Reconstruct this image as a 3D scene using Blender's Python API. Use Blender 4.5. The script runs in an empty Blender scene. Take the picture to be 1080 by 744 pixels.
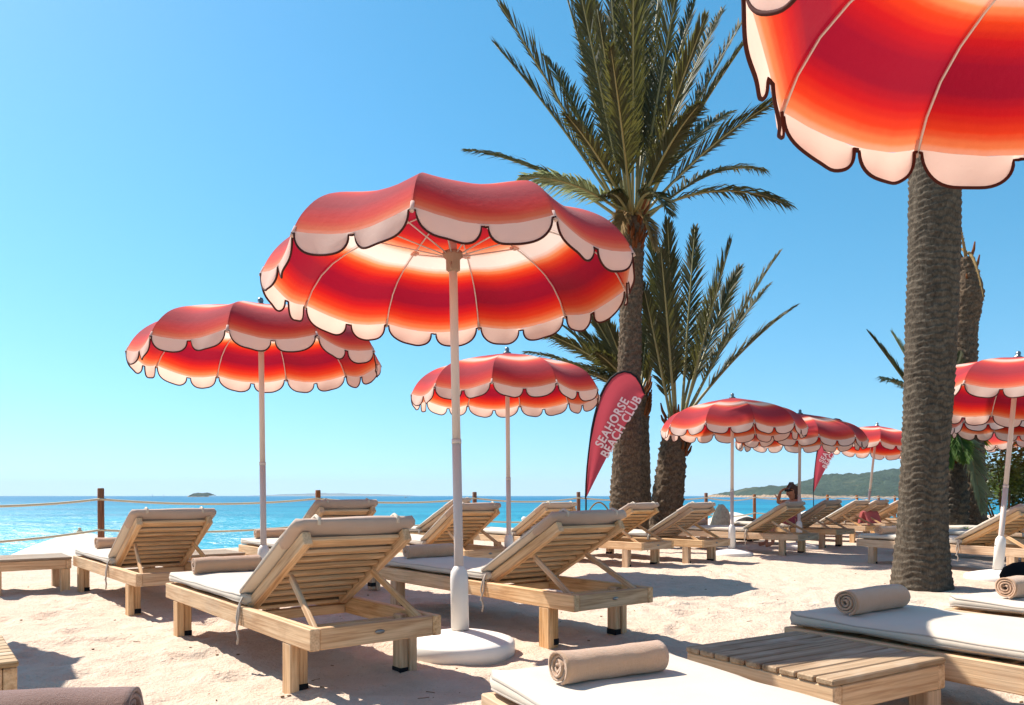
import bpy, math, random
import numpy as np
from mathutils import Vector, Matrix, noise as mnoise
random.seed(7); np.random.seed(7)
R = math.radians
sc = bpy.context.scene
COL = sc.collection
F = 809.0; H = 0.85; CX = 540.0; HY = 523.0      # focal length in photo pixels, eye height, horizon

def wp(px, py, z=0.0):
    "ground point at height z seen at photo pixel"
    Y = F * (H - z) / (py - HY)
    return Vector(((px - CX) * Y / F, Y, z))
def at(px, Y, z=0.0):
    return Vector(((px - CX) * Y / F, Y, z))
def zz(py, Y):
    return H + (HY - py) * Y / F

# ------------------------------------------------------------------ world, sun, camera
SUN_EL, SUN_AZ = R(50.5), R(-58.5)               # azimuth from +Y towards +X
world = bpy.data.worlds.new("World"); sc.world = world; world.use_nodes = True
nt = world.node_tree; nt.nodes.clear()
sky = nt.nodes.new('ShaderNodeTexSky'); sky.sky_type = 'NISHITA'; sky.sun_disc = False
sky.sun_elevation = SUN_EL; sky.sun_rotation = SUN_AZ % (2 * math.pi)
sky.altitude = 0; sky.air_density = 1.0; sky.dust_density = 0.4; sky.ozone_density = 2.2
tc = nt.nodes.new('ShaderNodeTexCoord'); vm = nt.nodes.new('ShaderNodeVectorMath'); vm.operation = 'MULTIPLY_ADD'
vm.inputs[1].default_value = (1, 1, .9); vm.inputs[2].default_value = (0, 0, .095); vn_ = nt.nodes.new('ShaderNodeVectorMath'); vn_.operation = 'NORMALIZE'
nt.links.new(tc.outputs['Generated'], vm.inputs[0]); nt.links.new(vm.outputs[0], vn_.inputs[0]); nt.links.new(vn_.outputs[0], sky.inputs['Vector'])
hs = nt.nodes.new('ShaderNodeHueSaturation'); hs.inputs['Saturation'].default_value = 1.34; hs.inputs['Hue'].default_value = 0.479
bg = nt.nodes.new('ShaderNodeBackground'); bg.inputs['Strength'].default_value = 0.107
wo = nt.nodes.new('ShaderNodeOutputWorld')
nt.links.new(sky.outputs[0], hs.inputs['Color']); nt.links.new(hs.outputs[0], bg.inputs['Color']); nt.links.new(bg.outputs[0], wo.inputs['Surface'])
sl = bpy.data.lights.new('sun', 'SUN'); sl.energy = 5.0; sl.angle = R(0.5); sl.color = (1.0, 0.94, 0.86)
so = bpy.data.objects.new('sun', sl); COL.objects.link(so)
sdir = Vector((math.sin(SUN_AZ) * math.cos(SUN_EL), math.cos(SUN_AZ) * math.cos(SUN_EL), math.sin(SUN_EL)))
so.rotation_euler = sdir.to_track_quat('Z', 'Y').to_euler(); so.location = (-20, 15, 30)
cam = bpy.data.cameras.new('camera'); co = bpy.data.objects.new('camera', cam); COL.objects.link(co)
cam.sensor_width = 36; cam.lens = 36 * F / 1080; cam.shift_y = (HY - 372) / 1080
co.location = (0, 0, H); co.rotation_euler = (R(90), 0, 0); cam.clip_start = 0.05; cam.clip_end = 60000
sc.camera = co
sc.view_settings.view_transform = 'Standard'; sc.view_settings.look = 'None'
sc.view_settings.exposure = 0.85; sc.view_settings.gamma = 1.0
sc.render.engine = 'CYCLES'
sc.cycles.max_bounces = 8; sc.cycles.transparent_max_bounces = 8
sc.cycles.use_denoising = True

# ------------------------------------------------------------------ materials
def lin(h):
    h = h.lstrip('#'); o = []
    for i in (0, 2, 4):
        c = int(h[i:i+2], 16) / 255
        o.append(c / 12.92 if c <= .04045 else ((c + .055) / 1.055) ** 2.4)
    return (*o, 1.0)
class NT:
    def __init__(s, name):
        s.m = bpy.data.materials.new(name); s.m.use_nodes = True
        s.t = s.m.node_tree; s.t.nodes.clear()
        s.out = s.n('OutputMaterial')
    def n(s, typ, **kw):
        nd = s.t.nodes.new('ShaderNode' + typ)
        for k, v in kw.items():
            if hasattr(nd, k): setattr(nd, k, v)
        return nd
    def l(s, a, b): s.t.links.new(a, b)
    def coord(s, kind='Object', scale=(1, 1, 1), attr=None):
        if attr:
            a = s.n('Attribute'); a.attribute_name = attr; src = a.outputs['Vector']
        elif kind == 'World':
            src = s.n('NewGeometry').outputs['Position']
        else:
            src = s.n('TexCoord').outputs[kind]
        mp = s.n('Mapping'); mp.inputs['Scale'].default_value = scale
        s.l(src, mp.inputs['Vector']); return mp.outputs[0]
    def noise(s, vec, scale, detail=4, rough=.55, dist=0):
        nd = s.n('TexNoise'); nd.inputs['Scale'].default_value = scale; nd.inputs['Detail'].default_value = detail
        nd.inputs['Roughness'].default_value = rough; nd.inputs['Distortion'].default_value = dist
        s.l(vec, nd.inputs['Vector']); return nd.outputs['Fac']
    def ramp(s, fac, stops, interp='LINEAR'):
        r = s.n('ValToRGB'); r.color_ramp.interpolation = interp
        e = r.color_ramp.elements
        while len(e) < len(stops): e.new(0.5)
        for el, (p, c) in zip(e, stops):
            el.position = p; el.color = lin(c) if isinstance(c, str) else (c if len(c) == 4 else (*c, 1))
        s.l(fac, r.inputs[0]); return r.outputs['Color']
    def mix(s, fac, a, b, typ='MIX'):
        m = s.n('MixRGB'); m.blend_type = typ
        for sock, v in ((m.inputs[0], fac), (m.inputs[1], a), (m.inputs[2], b)):
            if isinstance(v, (int, float)): sock.default_value = v
            elif isinstance(v, str): sock.default_value = lin(v)
            elif isinstance(v, tuple): sock.default_value = v
            else: s.l(v, sock)
        return m.outputs[0]
    def math(s, op, a, b=0.0):
        m = s.n('Math'); m.operation = op
        for sock, v in ((m.inputs[0], a), (m.inputs[1], b)):
            if isinstance(v, (int, float)): sock.default_value = v
            else: s.l(v, sock)
        return m.outputs[0]
    def bump(s, h, strength=.3, dist=.01, normal=None):
        b = s.n('Bump'); b.inputs['Strength'].default_value = strength; b.inputs['Distance'].default_value = dist
        s.l(h, b.inputs['Height'])
        if normal is not None: s.l(normal, b.inputs['Normal'])
        return b.outputs[0]
    def pr(s, color, rough=.7, normal=None, spec=.3, metal=0, sheen=0, trans=None, tfac=.4):
        p = s.n('BsdfPrincipled')
        if isinstance(color, str): p.inputs['Base Color'].default_value = lin(color)
        elif isinstance(color, tuple): p.inputs['Base Color'].default_value = color
        else: s.l(color, p.inputs['Base Color'])
        if isinstance(rough, (int, float)): p.inputs['Roughness'].default_value = rough
        else: s.l(rough, p.inputs['Roughness'])
        p.inputs['Specular IOR Level'].default_value = spec; p.inputs['Metallic'].default_value = metal
        p.inputs['Sheen Weight'].default_value = sheen
        if normal is not None: s.l(normal, p.inputs['Normal'])
        sh = p.outputs[0]
        if trans is not None:
            t = s.n('BsdfTranslucent')
            if isinstance(trans, str): t.inputs[0].default_value = lin(trans)
            else: s.l(trans, t.inputs[0])
            if normal is not None: s.l(normal, t.inputs['Normal'])
            mx = s.n('MixShader'); mx.inputs[0].default_value = tfac
            s.l(sh, mx.inputs[1]); s.l(t.outputs[0], mx.inputs[2]); sh = mx.outputs[0]
        s.l(sh, s.out.inputs['Surface']); s.p = p
        return s.m
    def obrand(s): return s.n('ObjectInfo').outputs['Random']

def m_sand():
    s = NT('sand'); v = s.coord('World')
    big = s.noise(v, .5, 3); mid = s.noise(v, 7, 5, .6); fine = s.noise(v, 160, 3, .7); grit = s.noise(v, 45, 2, .6)
    c = s.ramp(big, [(.3, '#C9B19C'), (.7, '#D0BBA6')])
    c = s.mix(.35, c, s.ramp(mid, [(.3, '#B69C86'), (.65, '#D6C2AE')]))
    c = s.mix(s.math('MULTIPLY', s.ramp(fine, [(.56, (0, 0, 0)), (.72, (1, 1, 1))]), .3), c, '#7A6656')
    c = s.mix(s.math('MULTIPLY', s.ramp(grit, [(.66, (0, 0, 0)), (.72, (1, 1, 1))]), .35), c, '#6E5846')
    h = s.math('ADD', s.math('MULTIPLY', mid, 1.6), s.math('ADD', s.math('MULTIPLY', grit, .7), s.math('MULTIPLY', fine, .25)))
    return s.pr(c, .95, s.bump(h, .85, .024), .1)
def m_wood(name='wood', a='#DEBC94', b='#C49A70', d='#8A6040', grey=.12):
    s = NT(name)
    v = s.coord(attr='wc', scale=(.7, 9, 9)); v2 = s.coord(attr='wc', scale=(1.6, 55, 55)); v3 = s.coord(attr='wc', scale=(2.5, 5, 5))
    w = s.noise(v, 2.2, 5, .6, .8); fi = s.noise(v2, 2, 3, .6); bl = s.noise(v3, 1.2, 3, .6, .4)
    c = s.ramp(w, [(.28, d), (.42, b), (.58, a), (.8, b)])
    c = s.mix(.35, c, s.ramp(fi, [(.35, d), (.6, a)]))
    c = s.mix(s.math('MULTIPLY', s.ramp(bl, [(.62, (0, 0, 0)), (.8, (1, 1, 1))]), .5), c, d)
    c = s.mix(s.math('MULTIPLY', s.ramp(bl, [(.2, (1, 1, 1)), (.45, (0, 0, 0))]), grey * 3), c, '#B9AC98')
    hsv = s.n('HueSaturation'); s.l(c, hsv.inputs['Color'])
    r = s.obrand(); s.l(s.math('ADD', s.math('MULTIPLY', r, .34), .83), hsv.inputs['Value'])
    s.l(s.math('ADD', s.math('MULTIPLY', r, .3), .85), hsv.inputs['Saturation'])
    return s.pr(hsv.outputs[0], .68, s.bump(s.math('ADD', fi, w), .35, .004), .25)
def m_cloth(name, a, b, sc_=300, sheen=.2, rough=.95, wr=.4, trans=None, tf=.3):
    s = NT(name); v = s.coord('Object')
    n1 = s.noise(v, 6, 4, .6); n2 = s.noise(v, sc_, 2, .6); n3 = s.noise(v, 22, 3, .6, .6)
    c = s.mix(n1, a, b); c = s.mix(.25, c, s.mix(n2, a, b), 'MULTIPLY') if False else s.mix(s.math('MULTIPLY', n2, .3), c, b)
    h = s.math('ADD', s.math('MULTIPLY', n2, .25), s.math('MULTIPLY', n3, wr))
    return s.pr(c, rough, s.bump(h, .5, .006), .12, 0, sheen, trans, tf)
def m_towel(name, a, b):
    s = NT(name); v = s.coord('Object')
    n1 = s.noise(v, 9, 4, .6); n2 = s.noise(v, 420, 2, .7); n3 = s.noise(v, 90, 3, .7)
    c = s.mix(n1, a, b); c = s.mix(s.math('MULTIPLY', n2, .45), c, b)
    hsv = s.n('HueSaturation'); s.l(c, hsv.inputs['Color']); r = s.obrand()
    s.l(s.math('ADD', s.math('MULTIPLY', r, .12), .94), hsv.inputs['Value'])
    return s.pr(hsv.outputs[0], 1.0, s.bump(s.math('ADD', n2, s.math('MULTIPLY', n3, .8)), .8, .004), .05, 0, .5)
def m_plain(name, c, rough=.5, spec=.4, metal=0, var=.08, sc_=12, bump=.1):
    s = NT(name); v = s.coord('Object'); n = s.noise(v, sc_, 4, .6)
    col = s.mix(s.math('MULTIPLY', n, var * 2), c, (0.25 * lin(c)[0], .22 * lin(c)[1], .2 * lin(c)[2], 1))
    return s.pr(col, rough, s.bump(n, bump, .004), spec, metal)
def m_canopy():
    s = NT('ombre_canvas')
    at_ = s.n('Attribute'); at_.attribute_name = 'band'; fac = at_.outputs['Fac']
    v = s.coord('Object'); n = s.noise(v, 30, 3); w = s.noise(v, 500, 2)
    ff = s.math('ADD', fac, s.math('MULTIPLY', s.math('SUBTRACT', n, .5), .006))
    # thin woven stripes inside the ombre
    st = s.math('MULTIPLY', s.math('SINE', s.math('MULTIPLY', fac, 300.0)), .0022); ff = s.math('ADD', ff, st)
    stops = [(0, '#A81828'), (.12, '#980F26'), (.26, '#8C0C24'), (.35, '#B2181C'), (.41, '#D8441C'), (.46, '#E89A70'), (.50, '#ECD4C2'),
             (.585, '#EED8C8'), (.63, '#E88650'), (.665, '#D83C16'), (.715, '#B81418'), (.78, '#8C0A24'), (.85, '#880A24'), (.90, '#B81418'), (.945, '#D43A1A'), (.98, '#E27A48'), (1.0, '#E6A080')]
    c = s.ramp(ff, stops)
    # woven cloth, outer face bleached and tinted with its sunlit sheen
    sm_ = s.n('Attribute'); sm_.attribute_name = 'seam'
    c = s.mix(s.ramp(sm_.outputs['Fac'], [(.955, (0, 0, 0)), (.985, (.28, .28, .28))]), c, '#7A1420')    # double cloth at the sewn seams
    gb = s.n('NewGeometry').outputs['Backfacing']     # outer face pinker: sun-bleached, with sky sheen and backscatter painted in
    bl = s.math('ADD', s.math('MULTIPLY', s.math('SUBTRACT', 1.0, gb), .24), s.math('MULTIPLY', w, .1))
    c1 = s.mix(bl, c, '#F2686A')
    return s.pr(c1, .9, s.bump(s.math('ADD', s.math('MULTIPLY', w, .35), n), .35, .006), .15, 0, .15, c, .40)
def m_sea():
    s = NT('sea_water'); g = s.n('NewGeometry').outputs['Position']
    sp = s.n('SeparateXYZ'); s.l(g, sp.inputs[0])
    v = s.coord('World')
    va = s.coord('World', (.35, 1, 1))
    n0 = s.noise(v, .02, 3); dist = s.math('ADD', sp.outputs['Y'], s.math('MULTIPLY', n0, 90))
    dist = s.math('ADD', dist, s.math('MULTIPLY', sp.outputs['X'], -.12))
    k = s.math('DIVIDE', dist, 700.0)
    c = s.ramp(k, [(.03, '#4AA9AC'), (.1, '#2F94A6'), (.3, '#248098'), (.8, '#1E6E90')])
    w1 = s.noise(va, .9, 5, .65, .3); w2 = s.noise(va, .12, 4, .6, .4); w3 = s.noise(va, .03, 4, .6)
    pat = s.math('ADD', s.math('MULTIPLY', w1, .55), s.math('ADD', s.math('MULTIPLY', w2, .9), s.math('MULTIPLY', w3, .5)))
    h = s.math('ADD', s.math('MULTIPLY', w1, .5), s.math('MULTIPLY', w2, 1.2))
    c = s.mix(s.ramp(w3, [(.45, (0, 0, 0)), (.62, (.35, .35, .35))]), c, '#0E4A6C')   # weed beds on the seabed
    nb = s.bump(h, .8, 1.2)
    d = s.n('BsdfDiffuse'); s.l(c, d.inputs[0]); s.l(nb, d.inputs['Normal'])
    gl = s.n('BsdfGlossy'); gl.inputs['Roughness'].default_value = .38; s.l(nb, gl.inputs['Normal'])
    mx = s.n('MixShader'); mx.inputs[0].default_value = .09; s.l(d.outputs[0], mx.inputs[1]); s.l(gl.outputs[0], mx.inputs[2])
    s.l(mx.outputs[0], s.out.inputs['Surface']); return s.m
def m_trunk(name, a, b, d):
    s = NT(name); v = s.coord('Object'); v2 = s.coord('Object', (1, 1, .35))
    n1 = s.noise(v, 5, 5, .65); n2 = s.noise(v2, 60, 4, .7); n3 = s.noise(v, 18, 3, .6, .5)
    c = s.ramp(n3, [(.3, d), (.48, b), (.68, a)])
    c = s.mix(.4, c, s.ramp(n2, [(.35, d), (.65, a)])); c = s.mix(s.math('MULTIPLY', n1, .4), c, b)
    return s.pr(c, .95, s.bump(s.math('ADD', n2, s.math('MULTIPLY', n3, .7)), .9, .015), .1)
def m_leaf(name, a, b, tr, tf=.28, rough=.6, spec=.2):
    s = NT(name); v = s.coord('Object'); n = s.noise(v, 3.5, 3, .6); n2 = s.noise(v, 40, 2)
    c = s.mix(n, a, b); c = s.mix(s.math('MULTIPLY', n2, .4), c, b)
    return s.pr(c, rough, None, spec, 0, 0, tr, tf)
def m_hill():
    s = NT('hill_scrub'); g = s.n('NewGeometry'); v = s.coord('World')
    n1 = s.noise(v, .05, 5, .7); n2 = s.noise(v, .012, 4, .6); n3 = s.noise(v, .25, 3, .7)
    c = s.ramp(n1, [(.35, '#24342A'), (.5, '#304034'), (.68, '#465244')]); c = s.mix(.35, c, s.ramp(n3, [(.4, '#26341F'), (.65, '#56633C')]))
    c = s.mix(s.ramp(n2, [(.6, (0, 0, 0)), (.72, (.5, .5, .5))]), c, '#8C7F5E')
    a = s.n('Attribute'); a.attribute_name = 'rock'
    rk = s.ramp(s.noise(v, .08, 5, .7), [(.35, '#8A6E54'), (.65, '#C0A384')])
    c = s.mix(s.ramp(s.math('ADD', a.outputs['Fac'], s.math('MULTIPLY', s.math('SUBTRACT', n1, .5), .9)), [(.45, (0, 0, 0)), (.6, (1, 1, 1))]), c, rk)
    return s.pr(c, .95, s.bump(s.math('ADD', n1, n3), 1, 6), .1)

M = {}
M['sand'] = m_sand()
M['wood'] = m_wood()
M['wood_grey'] = m_wood('wood_weathered', '#B39A7C', '#92775A', '#6A5138', .3)
M['wood_post'] = m_wood('wood_post', '#8F5B3B', '#75452B', '#56301D', .02)
M['cushion'] = m_cloth('cushion_canvas', '#CFC3B2', '#C1B4A1', 350, .15)
M['pipe'] = m_cloth('piping_tape', '#B3A799', '#A4978A', 350)
M['cushion_back'] = m_cloth('cushion_canvas_dusty', '#BCA797', '#AE9887', 350, .15)
M['towel'] = m_towel('towel_terry', '#D0AA8A', '#BC9372')
M['towel_shade'] = m_towel('towel_terry_shaded', '#946E5B', '#80594A')  # darker terry copy: parasol shade put into the towel colour
M['canopy'] = m_canopy()
M['valance'] = m_cloth('valance_canvas', '#F0DDD0', '#E6CABB', 500, .1, .9, .5, '#F0CAB6', .48)
M['trim'] = m_plain('trim_brown', '#4A2620', .8, .1)
M['paint'] = m_plain('cream_pole_paint', '#D3C2B6', .4, .4, 0, .05)
M['plastic'] = m_plain('white_base_plastic', '#E9E2D8', .55, .35, 0, .08)
M['rib'] = m_plain('rib_steel', '#D8CFC8', .4, .5, .3, .05)
M['hub'] = m_plain('hub_plastic', '#9C8470', .5, .4)
M['dark'] = m_plain('dark_metal', '#2A2B2E', .5, .4)
M['black'] = m_plain('black_fabric', '#16161A', .7, .2)
M['steel'] = m_plain('brushed_steel', '#8A8A88', .35, .5, .8)
M['flag'] = m_cloth('flag_polyester', '#BC4C58', '#AC404C', 200, .1, .7, .3, '#C8505A', .3)
M['letter'] = m_plain('white_print', '#E9CFCB', .7, .2, 0, .03)
M['rope'] = m_plain('rope', '#D8C6A8', .9, .1, 0, .2, 60, .5)
M['white_cloth'] = m_cloth('white_parasol_cloth', '#EDE6DC', '#E3DACD', 200, .1, .9, .4, '#F2EADF', .3)
M['sea'] = m_sea()
M['bark'] = m_trunk('palm_bark', '#83705C', '#5E4E40', '#31271E')
M['bark_pale'] = m_trunk('palm_bark_pale', '#75695A', '#52483D', '#2C251F')
M['fronds'] = m_leaf('palm_leaf', '#383A26', '#48462C', '#6E6A30', .22)
M['fronds_olive'] = m_leaf('palm_leaf_olive', '#4A4830', '#3C3C28', '#6E6A30', .3)
M['frond_green'] = m_leaf('palm_leaf_fresh', '#4E6A2A', '#3A5424', '#86A030', .35)
M['frond_dry'] = m_leaf('palm_leaf_dry', '#A98E62', '#8A6E48', '#B89A60', .25, .8, .1)
M['frond_silver'] = m_leaf('palm_leaf_silver', '#8A9070', '#6E7858', '#9AA070', .3)
M['rachis'] = m_plain('leaf_stalk', '#8A8050', .5, .4)
M['fibre'] = m_plain('palm_fibre', '#7A4A2C', .95, .1, 0, .3, 30, .6)
M['bush'] = m_leaf('shrub_leaf', '#3C4E26', '#526430', '#7A8A34', .25, .4)
M['bush2'] = m_leaf('yucca_leaf', '#5A7A30', '#46622A', '#80A038', .3, .4)
M['chip'] = m_plain('dry_chip', '#8A6E54', .9, .1)
M['twig'] = m_plain('twig', '#5A4634', .9, .1)
M['hill'] = m_hill()
M['stone'] = m_plain('tower_stone', '#C9B79C', .9, .1, 0, .3, .3, .5)
M['rock'] = m_trunk('boulder_rock', '#E2D4BC', '#CCBCA2', '#A4947C')
M['rock_dark'] = m_trunk('rock_dark', '#4A4440', '#35312F', '#1E1C1C')
M['skin'] = m_plain('skin', '#B97E5E', .55, .35, 0, .05, 30, .05)
M['hair'] = m_plain('hair_brown', '#5A3A28', .5, .4, 0, .3, 80, .4)
M['sarong'] = m_cloth('sarong_print', '#C06070', '#6E2A38', 25, .1)
M['bag'] = m_plain('bag_grey', '#14171A', .9, .08, 0, .1, 40, .3)
M['sail'] = m_plain('sail_white', '#E8E8E4', .7, .2)
M['hull'] = m_plain('boat_hull', '#DADCE0', .4, .4)
M['pink_cloth'] = m_cloth('pink_printed_cloth', '#C87A7C', '#B04A56', 9, .2, .9, .5, '#D27A74', .3)
M['red_cloth'] = m_cloth('red_folded_cloth', '#C8323A', '#A8202C', 200, .2, .9, .5, '#D23A30', .3)

# ------------------------------------------------------------------ mesh helpers
def tag(o, label=None, cat=None, group=None, kind=None):
    if label: o['label'] = label
    if cat: o['category'] = cat
    if group: o['group'] = group
    if kind: o['kind'] = kind
    return o
def empty(name, loc=(0, 0, 0), rz=0.0):
    o = bpy.data.objects.new(name, None); o.location = loc; o.rotation_euler = (0, 0, rz)
    o.empty_display_size = .2; COL.objects.link(o); return o
class MB:
    def __init__(s): s.v = []; s.f = []; s.w = []; s.sm = []; s.attr = {}
    def add(s, vs, fs, smooth=False, wc=None):
        b = len(s.v); s.v += [tuple(p) for p in vs]
        s.w += wc if wc is not None else [(p[0], p[1], p[2]) for p in vs]
        s.f += [tuple(i + b for i in f) for f in fs]; s.sm += [smooth] * len(fs); return b
    def box(s, c, size, rot=None, ch=.004):
        hx, hy, hz = [d / 2 for d in size]; ch = min(ch, hx * .4, hy * .4, hz * .4); hh = (hx, hy, hz)
        idx = {}; vs = []
        for sx in (-1, 1):
            for sy in (-1, 1):
                for sz in (-1, 1):
                    sg = (sx, sy, sz)
                    for a in range(3):
                        idx[(sx, sy, sz, a)] = len(vs)
                        vs.append(Vector([sg[i] * (hh[i] if i == a else hh[i] - ch) for i in range(3)]))
        fs = []
        for a in range(3):
            b, c2 = (a + 1) % 3, (a + 2) % 3
            for sa in (-1, 1):
                def k(sb, sc_):
                    g = [0, 0, 0]; g[a] = sa; g[b] = sb; g[c2] = sc_; return idx[(*g, a)]
                q = [k(-1, -1), k(1, -1), k(1, 1), k(-1, 1)]
                fs.append(q if sa > 0 else q[::-1])
        for a in range(3):          # edges along axis a
            b, c2 = (a + 1) % 3, (a + 2) % 3
            for sb in (-1, 1):
                for s2 in (-1, 1):
                    def k(sa, ax):
                        g = [0, 0, 0]; g[a] = sa; g[b] = sb; g[c2] = s2; return idx[(*g, ax)]
                    q = [k(-1, b), k(-1, c2), k(1, c2), k(1, b)]
                    fs.append(q if sb * s2 < 0 else q[::-1])
        for sx in (-1, 1):
            for sy in (-1, 1):
                for sz in (-1, 1):
                    q = [idx[(sx, sy, sz, i)] for i in range(3)]
                    fs.append(q if sx * sy * sz > 0 else q[::-1])
        order = sorted(range(3), key=lambda i: -size[i]); off = Vector((random.uniform(0, 50), random.uniform(0, 9), random.uniform(0, 9)))
        wc = [tuple(Vector((p[order[0]], p[order[1]], p[order[2]])) + off) for p in vs]
        rm = rot if rot is not None else Matrix.Identity(3); c = Vector(c)
        return s.add([rm @ p + c for p in vs], fs, False, wc)
    def bar(s, p0, p1, w, h, up=(0, 0, 1), ch=.004):
        p0, p1 = Vector(p0), Vector(p1); d = p1 - p0; x = d.normalized(); y = Vector(up).cross(x).normalized(); z = x.cross(y)
        s.box((p0 + p1) / 2, (d.length, w, h), Matrix((x, y, z)).transposed(), ch)
    def tube(s, pts, rad, n=8, caps=True, smooth=True):
        pts = [Vector(p) for p in pts]; m = len(pts)
        if not hasattr(rad, '__len__'): rad = [rad] * m
        vs = []; ref = None
        for i, p in enumerate(pts):
            t = (pts[min(i + 1, m - 1)] - pts[max(i - 1, 0)]).normalized()
            if ref is None:
                ref = t.orthogonal().normalized()
            ref = (ref - t * ref.dot(t)); ref = ref.normalized() if ref.length > 1e-6 else t.orthogonal().normalized()
            b = t.cross(ref)
            for k in range(n):
                a = 2 * math.pi * k / n; vs.append(p + (ref * math.cos(a) + b * math.sin(a)) * rad[i])
        fs = [(i * n + k, i * n + (k + 1) % n, (i + 1) * n + (k + 1) % n, (i + 1) * n + k) for i in range(m - 1) for k in range(n)]
        L = 0; wc = []
        for i in range(m):
            if i: L += (pts[i] - pts[i - 1]).length
            for k in range(n):
                a = 2 * math.pi * k / n; wc.append((L, math.cos(a) * rad[i], math.sin(a) * rad[i] + 3.3))
        s.add(vs, fs, smooth, wc)
        if caps:
            b = len(s.v) - len(vs); s.f.append(tuple(b + k for k in range(n))[::-1]); s.sm.append(False)
            s.f.append(tuple(b + (m - 1) * n + k for k in range(n))); s.sm.append(False)
    def lathe(s, prof, c=(0, 0, 0), n=24, smooth=True, wob=0):
        vs = []; c = Vector(c)
        for (r, z) in prof:
            for k in range(n):
                a = 2 * math.pi * k / n; rr = r * (1 + wob * math.sin(3 * a + 1))
                vs.append(c + Vector((rr * math.cos(a), rr * math.sin(a), z)))
        m = len(prof)
        fs = [(i * n + k, i * n + (k + 1) % n, (i + 1) * n + (k + 1) % n, (i + 1) * n + k) for i in range(m - 1) for k in range(n)]
        b = s.add(vs, fs, smooth)
        if prof[0][0] > 1e-4: s.f.append(tuple(b + k for k in range(n))[::-1]); s.sm.append(False)
        if prof[-1][0] > 1e-4: s.f.append(tuple(b + (m - 1) * n + k for k in range(n))); s.sm.append(False)
    def build(s, name, mat, parent=None, origin=None):
        vs = s.v
        if origin is not None:
            o_ = Vector(origin); vs = [tuple(Vector(p) - o_) for p in vs]
        me = bpy.data.meshes.new(name); me.from_pydata(vs, [], s.f)
        me.polygons.foreach_set('use_smooth', s.sm)
        a = me.attributes.new('wc', 'FLOAT_VECTOR', 'POINT'); a.data.foreach_set('vector', np.array(s.w, np.float32).ravel())
        for k, vals in s.attr.items():
            a = me.attributes.new(k, 'FLOAT', 'POINT'); a.data.foreach_set('value', np.array(vals, np.float32))
        me.materials.append(mat if not isinstance(mat, str) else M[mat]); me.update()
        o = bpy.data.objects.new(name, me); COL.objects.link(o)
        if origin is not None: o.location = origin
        if parent is not None: o.parent = parent
        return o
def kids(o): return [c for c in bpy.data.objects if c.parent == o]
def copy_tree(o, parent=None, ch=None):
    if ch is None:
        ch = {}
        for c in bpy.data.objects:
            if c.parent: ch.setdefault(c.parent.name, []).append(c)
    c = o.copy(); COL.objects.link(c)
    if parent is not None: c.parent = parent
    for k in ch.get(o.name, []): copy_tree(k, c, ch)
    return c

# vectorised value noise
_perm = np.random.RandomState(3).rand(256, 256)
def vn(x, y):
    xi = np.floor(x).astype(int); yi = np.floor(y).astype(int); fx = x - xi; fy = y - yi
    fx = fx * fx * (3 - 2 * fx); fy = fy * fy * (3 - 2 * fy)
    g = lambda a, b: _perm[a & 255, b & 255]
    return (g(xi, yi) * (1 - fx) + g(xi + 1, yi) * fx) * (1 - fy) + (g(xi, yi + 1) * (1 - fx) + g(xi + 1, yi + 1) * fx) * fy
def fbm(x, y, o=4, r=.5):
    t = 0; a = 1; n = 0
    for i in range(o):
        t = t + a * vn(x * 2 ** i + 17.3 * i, y * 2 ** i + 9.1 * i); n += a; a *= r
    return t / n - .5

# ------------------------------------------------------------------ sand
FP0 = Vector((-5.9, 11.0)); FD = Vector((.765, .644)); FN = Vector((-.644, .765))
SEA_Z = -2.4
MOUNDS = []
def sand_macro(x, y):
    d = (x - FP0.x) * FN.x + (y - FP0.y) * FN.y
    t = np.clip((d - .5) / 1.6, 0, 1); t = t * t * (3 - 2 * t)
    z = -1.9 * t - np.clip(d - 2, 0, 400) * .045
    return z, 1 - t
def axis(lo, a, b, hi, fine, grow=1.09):
    m = list(np.arange(a, b, fine)); st = fine; p = b
    while p < hi: st *= grow; m.append(p); p += st
    m.append(hi); st = fine; p = a - fine; l = []
    while p > lo: l.append(p); st *= grow; p -= st
    l.append(lo); return np.array(l[::-1] + m)
xs = axis(-70, -3.6, 3.2, 160, .034); ys = axis(-25, 1.6, 7.0, 190, .034, 1.05)
GX, GY = np.meshgrid(xs, ys)
rs = np.random.RandomState(11)
zm, flat = sand_macro(GX, GY)
det = .68 * (fbm(GX * .35, GY * .35, 3) * .05 + fbm(GX * 1.6, GY * 1.6, 3) * .05 + fbm(GX * 5, GY * 5, 4, .6) * .055 + (np.abs(fbm(GX * 9, GY * 9, 3)) * -.03))
for _ in range(620):                              # footprints and scuffs
    y0 = 1.5 + 13 * rs.rand() ** 1.6; x0 = rs.uniform(-.75, .75) * (y0 + 1.5); a = rs.uniform(0, 6.28)
    lx = rs.uniform(.10, .17); ly = rs.uniform(.05, .08); dp = rs.uniform(.008, .026)
    i0, i1 = np.searchsorted(ys, (y0 - .4, y0 + .4)); j0, j1 = np.searchsorted(xs, (x0 - .4, x0 + .4))
    X = GX[i0:i1, j0:j1] - x0; Y = GY[i0:i1, j0:j1] - y0
    u = (X * math.cos(a) + Y * math.sin(a)) / lx; v = (-X * math.sin(a) + Y * math.cos(a)) / ly
    q = u * u + v * v
    det[i0:i1, j0:j1] += -dp * np.exp(-q * 1.2) + dp * .55 * np.exp(-((np.sqrt(q) - 1.5) ** 2) * 5)
for bx, by in ((-.285, 4.24), (5.02, 8.0)):      # trodden flat round the parasol bases
    w_ = np.clip(1.6 - np.hypot(GX - bx, GY - by) / .36, 0, 1); det = det * (1 - w_ * .8) - .012 * w_
GZ = zm + det * (.35 + .65 * flat) - .012
nx, ny = len(xs), len(ys)
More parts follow.
